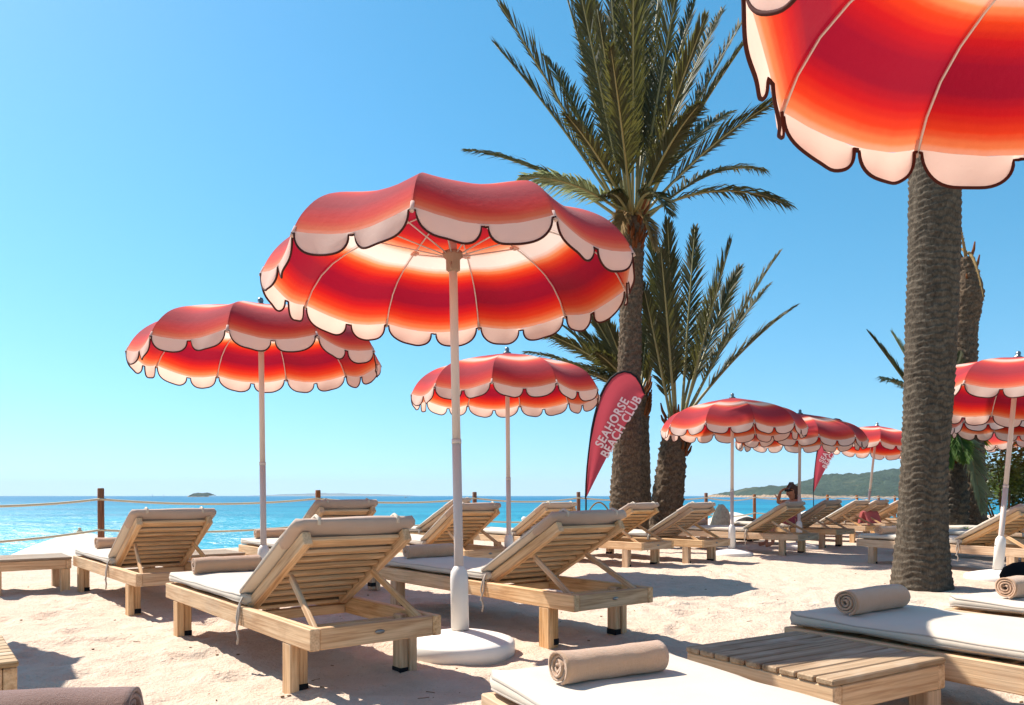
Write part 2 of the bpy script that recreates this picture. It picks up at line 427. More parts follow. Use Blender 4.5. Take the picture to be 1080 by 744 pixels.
sb = MB(); sb.v = list(zip(GX.ravel().tolist(), GY.ravel().tolist(), GZ.ravel().tolist())); sb.w = sb.v
ii = np.arange(nx * ny).reshape(ny, nx)
sb.f = list(zip(ii[:-1, :-1].ravel().tolist(), ii[:-1, 1:].ravel().tolist(), ii[1:, 1:].ravel().tolist(), ii[1:, :-1].ravel().tolist())); sb.sm = [True] * len(sb.f)
tag(sb.build('sand', 'sand'), kind='structure')
def gz(x, y):
    i = min(max(np.searchsorted(ys, y), 1), ny - 1); j = min(max(np.searchsorted(xs, x), 1), nx - 1)
    return float(GZ[i - 1:i + 1, j - 1:j + 1].mean())
# bits of dry debris on the sand
db = MB()
for _ in range(520):
    y = 1.8 + 10 * random.random() ** 1.7; x = random.uniform(-.72, .72) * (y + .5)
    z = gz(x, y); L = random.choice((.006, .01, .012, .02, .035)) * random.uniform(.6, 1.5); a = random.uniform(0, 6.3)
    w = random.uniform(.002, .0045) if L > .018 else L * .5
    db.box((x, y, z + w * .4), (L, w, w * .8), Matrix.Rotation(a, 3, 'Z'), .0006)
tag(db.build('beach_debris', 'chip'), 'dry twigs and chips scattered over the pale sand', 'debris', kind='stuff')

# ------------------------------------------------------------------ sea
sv = MB()
sxa = axis(-14000, -34, 34, 14000, .32, 1.10); sya = axis(2, 32, 74, 14000, .26, 1.035)
SX, SY = np.meshgrid(sxa, sya)
wav = np.zeros_like(SX)
for k_, (lam, amp_, ang_) in enumerate(((6.5, .075, .25), (3.4, .055, -.3), (1.9, .035, .6), (1.15, .022, -.7), (9.5, .06, -.1))):
    ph_ = (SX * math.sin(ang_) + SY * math.cos(ang_)) * 2 * math.pi / lam + 5 * fbm(SX / (lam * 2.2) + k_, SY / (lam * 1.6), 2) * 2
    wav += amp_ * (2 * (1 - np.abs(np.sin(ph_ / 2))) ** 1.3 - .9) * (.45 + 1.1 * (fbm(SX / (lam * 5) + 3 * k_, SY / (lam * 5), 2) + .5))
wav *= np.clip((260 - SY) / 150, 0, 1) * np.clip((220 - np.abs(SX)) / 100, 0, 1) * .9
sv.v = list(zip(SX.ravel().tolist(), SY.ravel().tolist(), (SEA_Z + wav).ravel().tolist())); sv.w = sv.v
k = np.arange(SX.size).reshape(SX.shape)
sv.f = list(zip(k[:-1, :-1].ravel().tolist(), k[:-1, 1:].ravel().tolist(), k[1:, 1:].ravel().tolist(), k[1:, :-1].ravel().tolist())); sv.sm = [True] * len(sv.f)
tag(sv.build('sea', 'sea'), kind='structure')

# ------------------------------------------------------------------ headland, tower, islands, boats
def land(name, prof, Y0, depth_f, depth_b, dx, dy, amp, seed, rockh, label=None):
    X = np.arange((prof[0][0] - CX) * Y0 / F - 40, (prof[-1][0] - CX) * Y0 / F, dx); Yv = np.arange(Y0 - depth_f, Y0 + depth_b, dy)
    gx, gy = np.meshgrid(X, Yv)
    px = np.array([(p[0] - CX) * Y0 / F for p in prof]); ph = np.array([(HY - p[1]) * Y0 / F for p in prof])
    rid = np.interp(gx, px, ph)
    t = np.where(gy < Y0, (gy - Y0 + depth_f) / depth_f, 1 - (gy - Y0) / depth_b); t = np.clip(t, 0, 1)
    warp = fbm(gx / 130 + seed, gy / 130, 3) * .5
    t2 = np.clip(t + warp * t * (1 - t) * 1.6, 0, 1)
    hgt = rid * (.18 * np.clip(t2 * 6, 0, 1) + .82 * np.sin(t2 * math.pi / 2) ** 1.3)
    hgt += amp * fbm(gx / 14 + seed, gy / 14, 3) * np.clip(rid / 25, .15, 1) * np.clip(t * 5, 0, 1) * 2
    msk = np.clip(rid / 2.0, 0, 1) * np.clip(t * 8, 0, 1)
    z = SEA_Z - 2.0 + (np.maximum(hgt, 0) + 2.0 + (H - SEA_Z)) * msk
    m = MB(); m.v = list(zip(gx.ravel().tolist(), gy.ravel().tolist(), z.ravel().tolist())); m.w = m.v
    k = np.arange(gx.size).reshape(gx.shape)
    m.f = list(zip(k[:-1, :-1].ravel().tolist(), k[:-1, 1:].ravel().tolist(), k[1:, 1:].ravel().tolist(), k[1:, :-1].ravel().tolist())); m.sm = [True] * len(m.f)
    m.attr['rock'] = np.clip(1.25 - hgt / rockh, 0, 1).ravel()
    return tag(m.build(name, 'hill'), kind='structure')
land('headland', [(778, 524.5), (783, 521), (790, 517), (800, 514.5), (815, 513), (830, 513.5), (846, 512), (858, 509), (868, 505), (878, 500.5), (888, 500), (898, 502.5), (912, 501), (930, 497.5), (955, 494), (1000, 490), (1060, 492), (1150, 488), (1300, 492), (1600, 500)], 1500, 330, 300, 5, 6, 5.0, 1.7, 3.2)
def land_px(name, prof, Y0, df, dbk, dx, dy, amp, seed, rh): return land(name, prof, Y0, df, dbk, dx, dy, amp, seed, rh)
land('islet', [(202, 523), (205, 520.5), (209, 519.8), (214, 520.2), (219, 519.6), (223, 521), (225.5, 523)], 2000, 30, 30, 3, 5, 1.0, 5.1, 1)
land('far_island', [(268, 523), (290, 522), (318, 520.9), (340, 520.3), (362, 520.6), (385, 521.2), (410, 521.8), (440, 523)], 12300, 500, 500, 60, 80, 10, 8.3, 1)
tw = empty('watchtower', at(937, 1290, 0))
t_ = MB(); t_.lathe([(7.2, -2), (7.0, 0), (6.0, 9.5), (6.5, 9.8), (6.5, 10.8), (5.7, 10.8), (5.7, 10.2)], n=20, smooth=False); t_.build('wall', 'stone', tw)
t_ = MB()
for k in range(8):
    a = k * math.pi / 4; t_.box((6.1 * math.cos(a), 6.1 * math.sin(a), 11.2), (1.1, 1.6, .9), Matrix.Rotation(a, 3, 'Z'), .05)
t_.build('battlement', 'stone', tw)
t_ = MB(); t_.box((0, -6.55, 4.4), (1.3, .5, 2.2), None, .05); t_.build('door', 'dark', tw)
tag(tw, 'small round stone watchtower on the shore below the wooded hill', 'tower')
tb = MB(); tb.lathe([(38, -4), (30, -1.5), (20, -.3), (8, .2), (0.01, .4)], c=at(937, 1290, 0), n=28, wob=.12)
tag(tb.build('headland_knoll', 'hill'), kind='structure')
def boat(px, Y, hgt, ln, label, sail=True):
    r = empty('sailboat' if sail else 'motorboat', at(px, Y, SEA_Z))
    m = MB(); hw = ln * .15
    ring = [(-ln/2, hw*.8), (-ln*.1, hw), (ln*.3, hw*.6), (ln/2, 0.01), (ln*.3, -hw*.6), (-ln*.1, -hw), (-ln/2, -hw*.8)]
    vs = [(x * .85, y * .7, -.3) for x, y in ring] + [(x, y, ln * .11) for x, y in ring]; n = 7
    m.add(vs, [(i, (i + 1) % n, n + (i + 1) % n, n + i) for i in range(n)] + [tuple(range(n))[::-1], tuple(range(n, 2 * n))]); m.build('hull', 'hull', r)
    if sail:
        m = MB(); m.tube([(0, 0, .5), (0, 0, hgt)], .12, 6); m.build('mast', 'steel', r)
        m = MB(); vs = []
        for i in range(6):
            f = i / 5
            for j in range(5):
                g = j / 4; vs.append((-.15 - g * (ln * .42) * (1 - f), .5 * math.sin(g * 3.1) * (1 - f), 1.3 + f * (hgt - 1.6)))
        fs = [(i * 5 + j, i * 5 + j + 1, (i + 1) * 5 + j + 1, (i + 1) * 5 + j) for i in range(5) for j in range(4)]
        m.add(vs, fs, True); m.build('sail', 'sail', r)
    else:
        m = MB(); m.box((-ln*.1, 0, ln * .11 + hgt * .2), (ln * .4, hw * 1.2, hgt * .4), None, .1); m.build('cabin', 'sail', r)
        m = MB(); m.tube([(0, 0, ln * .11), (0, 0, hgt)], .1, 6); m.build('mast', 'steel', r)
    tag(r, label, 'boat', 'boats on the horizon')
boat(161, 1900, 7, 6, 'tiny white sailboat left of the dark islet, the farther left of two')
boat(173, 1700, 6, 5.5, 'tiny white sailboat nearer to the dark islet on the horizon')
boat(428, 1100, 4, 6, 'tiny grey motorboat on the horizon left of the tall cream parasol pole', False)

# ------------------------------------------------------------------ lounger
LL, LW, ZF, ZB = 2.2, .65, .293, .20
def rbox(m, x0, x1, y0, y1, z0, z1, r=.03, nx=22, ny=10, puff=.012, seed=0, sag=0):
    "soft cushion: rounded box as a closed grid"
    vs = []; cx, cy, cz = (x0 + x1) / 2, (y0 + y1) / 2, (z0 + z1) / 2; hx, hy, hz = (x1 - x0) / 2, (y1 - y0) / 2, (z1 - z0) / 2
    def P(u, v, top):
        # u,v in -1..1 over the top/bottom face with superellipse corners
        k = 1.0
        x = u * hx; y = v * hy
        # round plan corners
        ax, ay = max(0, abs(x) - (hx - .05)), max(0, abs(y) - (hy - .05)); q = math.hypot(ax, ay)
        if q > .05 and ax > 0 and ay > 0: x = math.copysign(hx - .05 + ax * .05 / q, x); y = math.copysign(hy - .05 + ay * .05 / q, y)
        e = min(hx - abs(x), hy - abs(y)); edge = max(0.0, 1 - e / r) if e < r else 0
        nz = mnoise.noise(Vector((x * 3 + seed, y * 4, seed * 1.7))) * .009 + mnoise.noise(Vector((x * 9 + seed, y * 11, seed))) * .0035
        zt = hz - r * .45 * edge ** 2 + puff * (1 - u * u) * (1 - v * v) + nz
        return Vector((cx + x, cy + y, cz + (zt if top else -zt + puff)))
    us = [-1 + 2 * i / nx for i in range(nx + 1)]; us = [math.copysign(abs(u) ** .8, u) for u in us]; us2 = [math.copysign(abs(-1 + 2 * i / ny) ** .7, -1 + 2 * i / ny) for i in range(ny + 1)]
    top = [[P(u, v, True) for v in us2] for u in us]; bot = [[P(u, v, False) for v in us2] for u in us]
    W = ny + 1
    vs = [p for row in top for p in row] + [p for row in bot for p in row]; nb = (nx + 1) * W
    fs = []
    for i in range(nx):
        for j in range(ny):
            a = i * W + j; fs.append((a, a + W, a + W + 1, a + 1)); fs.append((nb + a, nb + a + 1, nb + a + W + 1, nb + a + W))
    per = [i * W for i in range(nx)] + [nx * W + j for j in range(ny)] + [i * W + ny for i in range(nx, 0, -1)] + [j for j in range(ny, 0, -1)]
    # rim with a mid ring bulging outwards
    mid = []
    for k in per:
        p, q = vs[k], vs[nb + k]; c = (p + q) / 2; d = Vector((c.x - cx, c.y - cy, 0)); 
        d = Vector((d.x / hx, d.y / hy, 0)); d = d.normalized() if d.length else d
        mid.append(c + d * .008)
    mb = len(vs); vs += mid; n = len(per)
    for i in range(n):
        a, b = per[i], per[(i + 1) % n]; fs.append((a, b, mb + (i + 1) % n, mb + i)[::-1]); fs.append((mb + i, mb + (i + 1) % n, nb + b, nb + a)[::-1])
    m.add(vs, fs, True)
    return [vs[k] for k in per], [vs[nb + k] for k in per]
def closed_tube(m, pts, r, n=6):
    m.tube(list(pts) + [pts[0]], r, n, caps=False)
HX, HZ = .86, ZF - .02
BL = .775
def make_lounger():
    root = empty('sun_lounger')
    T = .045
    for y in (-T / 2, -LW + T / 2):
        m = MB(); m.box((LL / 2, y, (ZF + ZB) / 2), (LL, T, ZF - ZB)); m.build('side_rail', 'wood', root)
    for i, x in enumerate((T / 2 + .002, LL - T / 2 - .002)):
        m = MB(); m.box((x, -LW / 2, (ZF + ZB) / 2), (T, LW - 2 * T - .001, ZF - ZB - .002)); o = m.build('end_board', 'wood', root)
        if i == 0:
            m = MB(); m.lathe([(0.001, 0), (.024, 0), (.024, .002), (.019, .004), (.001, .0045)], n=20)
            m.v = [(-.0005 - p[2], -LW / 2 + p[0], .25 + p[1] * .4) for p in m.v]; m.build('plaque', 'steel', o)
    for x0 in (.212, LL - .26):
        for sy in (0, 1):
            yo = -.0 - T / 2 if sy == 0 else -LW + T / 2
            yi = yo - T if sy == 0 else yo + T
            m = MB(); m.box((x0 + .044, yo, ZB / 2 - .03), (.088, T - .002, ZB + .06 - .001)); m.box((x0 + .05, yi, ZB / 2 + .012), (.075, T - .001, ZB + .06 + .06))
            lg = m.build('leg', 'wood', root)
            m = MB(); m.box((x0 + .05, yi, -.002), (.079, T + .003, .036), None, .002); m.build('foot_cap', 'black', lg)
    m = MB()                                          # cross bars and bed slats
    m.box((.30, -LW / 2, .235), (.05, LW - 2 * T - .002, .04)); m.box((HX + .06, -LW / 2, .225), (.05, LW - 2 * T - .002, .05))
    x = HX + .03
    while x < LL - .1:
        m.box((x + .04, -LW / 2, .272), (.075, LW - 2 * T - .002, .018)); x += .095
    m.build('bed_slats', 'wood', root)
    # backrest frame, hinged at HX
    piv = Vector((HX, -LW / 2, HZ)); ang = R(28.8)
    d = Vector((-math.cos(ang), 0, math.sin(ang))); nrm = Vector((math.sin(ang), 0, math.cos(ang)))
    def B(s, y, n): return piv + d * s + Vector((0, y, 0)) + nrm * n
    bw = LW - 2 * T - .012
    m = MB()
    for sy in (-1, 1):
        y = sy * (bw / 2 - .021); m.bar(B(-.01, y, .02), B(BL, y, .02), .042, .062, nrm)
    k = 9; pitch = (BL - .06) / k
    for i in range(k):
        s0 = .035 + i * pitch
        hn = .016 if i < k - 1 else .03
        m.bar(B(s0 + pitch * .44, -bw / 2 + .043, hn), B(s0 + pitch * .44, bw / 2 - .043, hn), pitch * .72 if i < k - 1 else pitch * .95, .02, (nrm + d * (.22 if i < k - 1 else 0)).normalized())
    br = m.build('backrest', 'wood', root, piv)
    for sy in (-1, 1):
        m = MB(); y = sy * (bw / 2 - .06)
        m.bar(B(.44, y, -.02), Vector((.07, -LW / 2 + sy * (LW / 2 - .06), ZF - .03)), .034, .02, (0, 1, 0)); m.build('support_strut', 'wood', root)
    # cushions
    m = MB(); t, b = rbox(m, HX - .04, LL - .005, -LW + .012, -.012, ZF - .004, ZF + .068, seed=1)
    cu = m.build('seat_cushion', 'cushion', root)
    m = MB(); closed_tube(m, [p + Vector((0, 0, -.004)) for p in t], .0045); closed_tube(m, [p + Vector((0, 0, .004)) for p in b], .0045); m.build('piping', 'pipe', cu)
    m = MB(); t, b = rbox(m, 0, BL - .03, -LW / 2 + .012, LW / 2 - .012, .052, .110, seed=4, nx=16)
    def TR(p): p = Vector(p); return piv + d * p.x + Vector((0, p.y, 0)) + nrm * p.z
    m.v = [tuple(TR(p)) for p in m.v]
    m.f = [f[::-1] for f in m.f]
    bc = m.build('back_cushion', 'cushion', root, piv)
    m = MB(); closed_tube(m, [TR(p + Vector((0, 0, -.004))) for p in t], .0045); closed_tube(m, [TR(p + Vector((0, 0, .004))) for p in b], .0045); pp = m.build('piping', 'pipe', bc)
    pp.location = -piv
    # head pad folded over the top rail, with straps
    m = MB(); t, b = rbox(m, BL - .20, BL + .035, -LW / 2 + .014, LW / 2 - .014, .046, .112, r=.03, nx=8, seed=9)
    m.v = [tuple(TR(p)) for p in m.v]; m.f = [f[::-1] for f in m.f]; hp = m.build('head_pad', 'cushion_back', root, piv)
    for sy in (-1, 1):
        y = sy * .2; m = MB(); m.tube([TR((BL - .205, y, .10)), TR((BL - .17, y, .121)), TR((BL - .08, y, .127)), TR((BL + .02, y, .118)), TR((BL + .046, y, .09)), TR((BL + .03, y, .068))], .009, 6)
        st = m.build('strap', 'cushion', hp); st.location = -piv
    m = MB()
    m.tube([(HX - .03, -.012, ZF + .05), (HX - .035, .004, ZF + .02), (HX - .045, .014, .24), (HX - .02, .016, .19), (HX - .04, .014, .15), (HX - .03, .016, .11)], .006, 5)
    m.tube([(HX - .03, -.012, ZF + .05), (HX - .02, .006, ZF), (HX - .012, .013, .24), (HX - .03, .014, .21), (HX - .01, .013, .175)], .006, 5)
    m.build('cushion_tie', 'pipe', root)
    return root
proto_l = make_lounger()
_first = [True]
def lounger(x, y, yaw, label, dz=0.0, back=0, ground=None):
    o = proto_l if _first[0] else copy_tree(proto_l); _first[0] = False
    o.location = (x, y, dz); o.rotation_euler = (0, 0, R(yaw) if yaw > 10 else yaw)
    tag(o, label, 'sun lounger', 'wooden sun loungers set out on the sand')
    if back:
        for c in kids(o):
            n = c.name.split('.')[0]
            if n in ('backrest', 'back_cushion', 'head_pad'): c.rotation_euler = (0, R(back), 0)
    o['_u'] = (math.cos(o.rotation_euler.z), math.sin(o.rotation_euler.z)); return o

# rolled towels -------------------------------------------------
def make_towel(seed, L=.43, r=.055):
    rr = random.Random(seed); m = MB()
    turns = 3.6; n = 84; th = .0105
    prof = []
    for i in range(n + 1):
        a = 2 * math.pi * turns * i / n; rad = .008 + (r - .008) * (i / n) ** .95
        prof.append((a, rad))
    nl = 26
    outer = []; vs = []
    for k in range(nl + 1):
        f = k / nl; x = (f - .5) * L
        for i, (a, rad) in enumerate(prof):
            w = 1 + .085 * mnoise.noise(Vector((f * 4 + seed, math.cos(a) * .8, math.sin(a) * .8))) + .02 * mnoise.noise(Vector((f * 12 + seed, a, 3)))
            xe = x + (0.006 * mnoise.noise(Vector((a * .7, seed, 0)))) * (1 if k in (0, nl) else 0) + .012 * (f - .5) * 2 * (mnoise.noise(Vector((a * .25, seed, 5))))
            for q, dr in enumerate((-th * .42, th * .42)):
                rd = (rad + dr) * w
                vs.append((xe, rd * math.cos(a + .6) * 1.04, rd * math.sin(a + .6) * .96 + r * .94))
    S = (n + 1) * 2; fs = []
    for k in range(nl):
        for i in range(n):
            a = k * S + i * 2; b = a + S
            fs.append((a, a + 2, b + 2, b)); fs.append((a + 1, b + 1, b + 3, a + 3))
        fs.append((k * S, (k + 1) * S, (k + 1) * S + 1, k * S + 1)); e = n * 2
        fs.append((k * S + e, k * S + e + 1, (k + 1) * S + e + 1, (k + 1) * S + e))
    for i in range(n):
        a = i * 2; fs.append((a, a + 1, a + 3, a + 2)); a = nl * S + i * 2; fs.append((a, a + 2, a + 3, a + 1))
    m.add(vs, fs, True)
    return m.build('rolled_towel', 'towel')
towel_p = [make_towel(s) for s in (1, 2, 3)]; _tu = [0]
def towel(lg, u, v, label, rz=0.0, s=.95):
    k = _tu[0]; _tu[0] += 1
    o = towel_p[k] if k < 3 else towel_p[k % 3].copy()
    if k >= 3: COL.objects.link(o)
    yaw = lg.rotation_euler.z; ux, uy = math.cos(yaw), math.sin(yaw)
    o.location = (lg.location.x + u * ux + v * uy, lg.location.y + u * uy - v * ux, lg.location.z + ZF + .0745)
    o.rotation_euler = (0, 0, yaw - math.pi / 2 + rz); o.scale = (s, s, s)
    tag(o, label, 'towel', 'rolled beige towels'); return o

# ------------------------------------------------------------------ parasol
NR = 10; RC = 1.03
PROF = [(0.0, 2.475), (.06, 2.47), (.16, 2.45), (.28, 2.425), (.40, 2.40), (.5, 2.375), (.6, 2.35), (.7, 2.32), (.78, 2.29), (.85, 2.255), (.91, 2.21), (.96, 2.155), (1.0, 2.095), (1.03, 2.03)]
def prof_at(r):
    for (a, za), (b, zb) in zip(PROF, PROF[1:]):
        if r <= b: return za + (zb - za) * (r - a) / (b - a)
    return PROF[-1][1]
def make_parasol():
    root = empty('beach_parasol')
    m = MB(); m.lathe([(.30, -.06), (.302, -.01), (.30, .016), (.29, .026), (.262, .036), (.2, .052), (.12, .068), (.07, .076), (.05, .078)], n=48)
    m.build('base_plate', 'plastic', root)
    m = MB(); m.lathe([(.05, .08), (.05, .36), (.046, .40), (.03, .425), (.026, .43)], n=20); sk = m.build('socket', 'plastic', root)
    m = MB(); m.tube([(-.012, -.05, .33), (-.012, -.0525, .33)], .005, 8); m.build('screw_hole', 'black', sk)
    m = MB(); m.tube([(0, 0, .1), (0, 0, 1.12)], .0255, 14); m.tube([(0, 0, 1.11), (0, 0, 1.135)], .0275, 14); m.tube([(0, 0, 1.13), (0, 0, 2.45)], .0235, 14); m.build('pole', 'paint', root)
    m = MB(); m.lathe([(.026, 2.08), (.04, 2.09), (.04, 2.15), (.056, 2.165), (.056, 2.19), (.03, 2.2)], n=16); m.tube([(0.05, 0, 2.12), (.07, 0, 2.10), (.075, 0, 2.085), (.062, 0, 2.08)], .004, 5); m.build('hub', 'hub', root)
    m = MB(); m.lathe([(.045, 2.47), (.045, 2.485), (.02, 2.50), (.026, 2.52), (.02, 2.54), (.001, 2.55)], n=14); m.build('finial', 'steel', root)
    arc = [0]
    for (a, za), (b, zb) in zip(PROF, PROF[1:]): arc.append(arc[-1] + math.hypot(b - a, zb - za))
    # denser profile
    PD = []
    for k in range(34):
        t = k / 33 * arc[-1]
        for i in range(len(arc) - 1):
            if t <= arc[i + 1] + 1e-9: break
        f = (t - arc[i]) / (arc[i + 1] - arc[i]); (a, za), (b, zb) = PROF[i], PROF[i + 1]
        PD.append((a + (b - a) * f, za + (zb - za) * f, k / 33))
    PD2 = [PD[0]] + [tuple((PD[i - 1][j] + 2 * PD[i][j] + PD[i + 1][j]) / 4 for j in range(3)) for i in range(1, 33)] + [PD[-1]]
    m = MB(); band = []; mA = 12
    def panel(r, z, p, t):
        a0 = 2 * math.pi * p / NR; a1 = 2 * math.pi * (p + 1) / NR
        P0 = Vector((r * math.cos(a0), r * math.sin(a0), z)); P1 = Vector((r * math.cos(a1), r * math.sin(a1), z))
        P = P0.lerp(P1, t); s = math.sin(math.pi * t); q = r / RC
        s2 = s ** 1.0
        P.z -= .055 * s2 * q * q - .005 * q * mnoise.noise(Vector((P.x * 6, P.y * 6, 2.5))) - .0025 * q * mnoise.noise(Vector((P.x * 17, P.y * 17, 7.5))); P.x *= 1 - .012 * s * q; P.y *= 1 - .012 * s * q
        return P
    for p in range(NR):
        b0 = len(m.v); vs = []
        for (r, z, t_) in PD2:
            for j in range(mA + 1): vs.append(panel(r, z, p, j / mA)); band.append(t_)
        W = mA + 1
        fs = [(i * W + j, (i + 1) * W + j, (i + 1) * W + j + 1, i * W + j + 1) for i in range(len(PD2) - 1) for j in range(mA)]
        m.add(vs, fs, True)
    m.attr['band'] = band; m.attr['seam'] = [abs((k % (mA + 1)) / mA - .5) * 2 for k in range(len(band))]
    m.build('canopy', 'canopy', root)
    # scalloped valance, two lobes per panel
    m = MB(); tr = MB(); nS = 26; rr = random.Random(5)
    for p in range(NR):
        for h in range(2):
            vs = []; edge = []; ph = rr.uniform(0, 6); fl = rr.uniform(-.012, .022)
            for j in range(nS + 1):
                x_ = 0.0 if j in (0, nS) else -math.cos(math.pi * (j - 1) / (nS - 2))
                q = float(j == nS) if j in (0, nS) else .5 + x_ * .446
                t = (h + q) / 2
                top = panel(RC, PROF[-1][1], p, t); out = Vector((top.x, top.y, 0)).normalized()
                lob = 0.0 if j in (0, nS) else max(0.0, 1 - abs(x_) ** 3.2) ** (1 / 2.2); dpt = .012 + .090 * lob
                for i in range(5):
                    f = i / 4; d_ = dpt * f
                    bend = fl * (f ** 1.5) * math.sin(math.pi * q) + .006 * math.sin(9 * q + ph) * f + .022 * f * (1 - f) 
                    vs.append(top + out * bend + Vector((0, 0, -d_)))
                edge.append(vs[-1])
            fs = [(j * 5 + i, j * 5 + i + 1, (j + 1) * 5 + i + 1, (j + 1) * 5 + i) for j in range(nS) for i in range(4)]
            m.add(vs, fs, True); tr.tube(edge, .0055, 6)
    va = m.build('valance', 'valance', root); tr.build('trim', 'trim', va)
    rib_me = None
    for p in range(NR):
        a = 2 * math.pi * p / NR; c, s = math.cos(a), math.sin(a)
        mm = MB(); pts = [(.05 * c, .05 * s, 2.45)] + [((r - .006) * c, (r - .006) * s, z - .013) for r, z, t_ in PD2[3::3]]
        mm.tube(pts, .0048, 6); r_ = mm.build('rib', 'rib', root)
        mm = MB(); mm.tube([(1.012 * c, 1.012 * s, 2.055), (1.035 * c, 1.035 * s, 2.005)], .010, 6); mm.build('rib_pocket', 'valance', r_)
        mm = MB(); z5 = prof_at(.52) - .03; mm.tube([(.05 * c, .05 * s, 2.175), (.52 * c, .52 * s, z5)], .0042, 6); st = mm.build('strut', 'rib', root)
        mm = MB(); mm.box((.53 * c, .53 * s, z5 + .008), (.05, .04, .012), Matrix.Rotation(a, 3, 'Z')); mm.build('joint_patch', 'valance', st)
    return root
proto_u = make_parasol(); _fu = [True]
def parasol(loc, label, rot=0.0, tilt=(0, 0), dz=0.0, s=1.0, drop=0.0):
    "tilt: (degrees, lean azimuth as direction the top leans to, degrees from +X)"
    o = proto_u if _fu[0] else copy_tree(proto_u); _fu[0] = False
    o.location = loc; o.rotation_euler = (0, 0, R(rot)); o.scale = (s, s, s)
    tag(o, label, 'parasol', 'red ombre parasols with scalloped edges')
    a = R(tilt[1]) - R(rot); ax = Vector((-math.sin(a), math.cos(a), 0)); q = Matrix.Rotation(R(tilt[0]), 3, ax)
    for c in kids(o):
        n = c.name.split('.')[0]
        if n != 'base_plate':
            c.rotation_euler = q.to_euler()
        if n not in ('base_plate', 'socket'): c.location = q @ Vector((0, 0, dz))
    return o

# ------------------------------------------------------------------ slatted side table
def make_table():
    root = empty('side_table'); S = .62; T = .04
    m = MB(); k = 9; p = S / k
    for i in range(k): m.box((.0 + (i + .5) * p, -S / 2, .285), (p - .007, S, .02))
    m.build('table_top', 'wood_grey', root)
    m = MB()
    for y in (-T / 2 - .004, -S + T / 2 + .004): m.box((S / 2, y, .232), (S - .008, T, .084))
    for x in (T / 2 + .004, S - T / 2 - .004): m.box((x, -S / 2, .232), (T - .001, S - 2 * T - .012, .082))
    m.build('apron', 'wood', root)
    for x in (.05, S - .05):
        for y in (-.05, -S + .05):
            m = MB(); m.box((x, y, .075), (.075, .075, .228)); m.build('leg', 'wood', root)
    return root
proto_t = make_table(); _ft = [True]
def table(x, y, yaw, label, tilt=(0, 0), dz=0, s=(1, 1, 1)):
    o = proto_t if _ft[0] else copy_tree(proto_t); _ft[0] = False
    o.location = (x, y, dz); o.rotation_euler = (R(tilt[0]), R(tilt[1]), R(yaw)); o.scale = s
    tag(o, label, 'table', 'low slatted wooden tables between loungers'); return o

# ------------------------------------------------------------------ place loungers
A = lounger(-.837, 3.182, 128.7, 'large pale wood lounger in the left foreground, seen from behind beside the white parasol base', 0)
B = lounger(.339, 4.199, 128.4, 'wooden lounger just right of the tall parasol pole, its foot end in shade', .01)
C = lounger(-2.67, 5.444, 129.9, 'wooden lounger at the far left, in front of the leftmost brown fence post', .0)
D = lounger(-1.60, 6.55, 128, 'wooden lounger almost hidden behind the large left foreground one', .03, 3)
E_ = lounger(-.48, 7.77, 128, 'lounger behind the tall parasol pole, its slatted back between two cream poles', .0, 2)
G = lounger(.52, 9.9, 128, 'lounger mostly hidden behind the raised back of the one right of the tall parasol', .0, 1)
Hh = lounger(1.53, 9.05, 133, 'lounger standing right before the two rough palm trunks', 0, 1)
I_ = lounger(2.37, 9.55, 133, 'orange toned wooden lounger just left of the pole beside the pale boulder', 0, 1)
J_ = lounger(4.08, 10.95, 132, 'wooden lounger with its raised back in front of the sitting woman', 0, 1)
K_ = lounger(5.32, 12.6, 130, 'dark shaded lounger on which the woman sits', 0, 2)
L_ = lounger(6.45, 14.0, 130, 'lounger with steep striped back right of the second red flag', 0, 1)
M_ = lounger(7.40, 15.2, 130, 'shaded lounger with raised back, second from the thick palm trunk on its left', 0, 1)
N_ = lounger(8.55, 16.6, 130, 'distant lounger whose back touches the left edge of the thick palm trunk', 0, 0)
O_ = lounger(9.7, 18.6, 130, 'farthest lounger of the row, its back peeking out beside the thick palm trunk', 0, 0)
yr = 116; ur = Vector((math.cos(R(yr)), math.sin(R(yr)))); fr = wp(903, 570.8, ZF) * 1.05
R_ = lounger(fr.x - LL * ur.x, fr.y - LL * ur.y, yr, 'long lounger passing behind the thick palm trunk, a towel on its foot end', 0)
S_ = lounger(6.70, 9.6, 122, 'lounger at the right edge behind the cream parasol pole, two rows from the thick trunk', 0, 0)
S2 = lounger(7.9, 10.9, 122, 'farthest right lounger in front of the dark shrub', 0, 0)
V_ = lounger(-.62, 11.3, 160, 'lounger by the rope fence with a steep raised back, behind the tall cream pole', 0, 6)
yf = 115.5; uf = Vector((math.cos(R(yf)), math.sin(R(yf)))); vf = Vector((uf.y, -uf.x))
f1 = Vector((-.088, 2.165)) - uf * LL
F1 = lounger(f1.x, f1.y, yf, 'white cushioned lounger closest to the viewer at the bottom centre', .0, -0)
f2 = Vector((1.155, 3.26)); y2 = 123; u2 = Vector((math.cos(R(y2)), math.sin(R(y2))))
F2 = lounger(f2.x - LL * u2.x, f2.y - LL * u2.y, y2, 'lounger in the right foreground, half its cushion in shadow beside the slatted table', 0, 0)
q1 = wp(995, 642, ZF); y3 = 118; u3 = Vector((math.cos(R(y3)), math.sin(R(y3))))
Q_ = lounger(q1.x - LL * u3.x, q1.y - LL * u3.y, y3, 'lounger cut by the right edge, in front of the dark grey bag', 0, 0)
towel(A, LL - .26, .30, 'rolled towel on the foot end of the large left foreground lounger')
towel(F1, LL - .25, .27, 'pale rolled towel on the nearest white cushion at the bottom centre', .04, .77)
towel(F2, LL - .22, .29, 'rolled brown towel on the half shaded cushion beside the slatted table', .05)
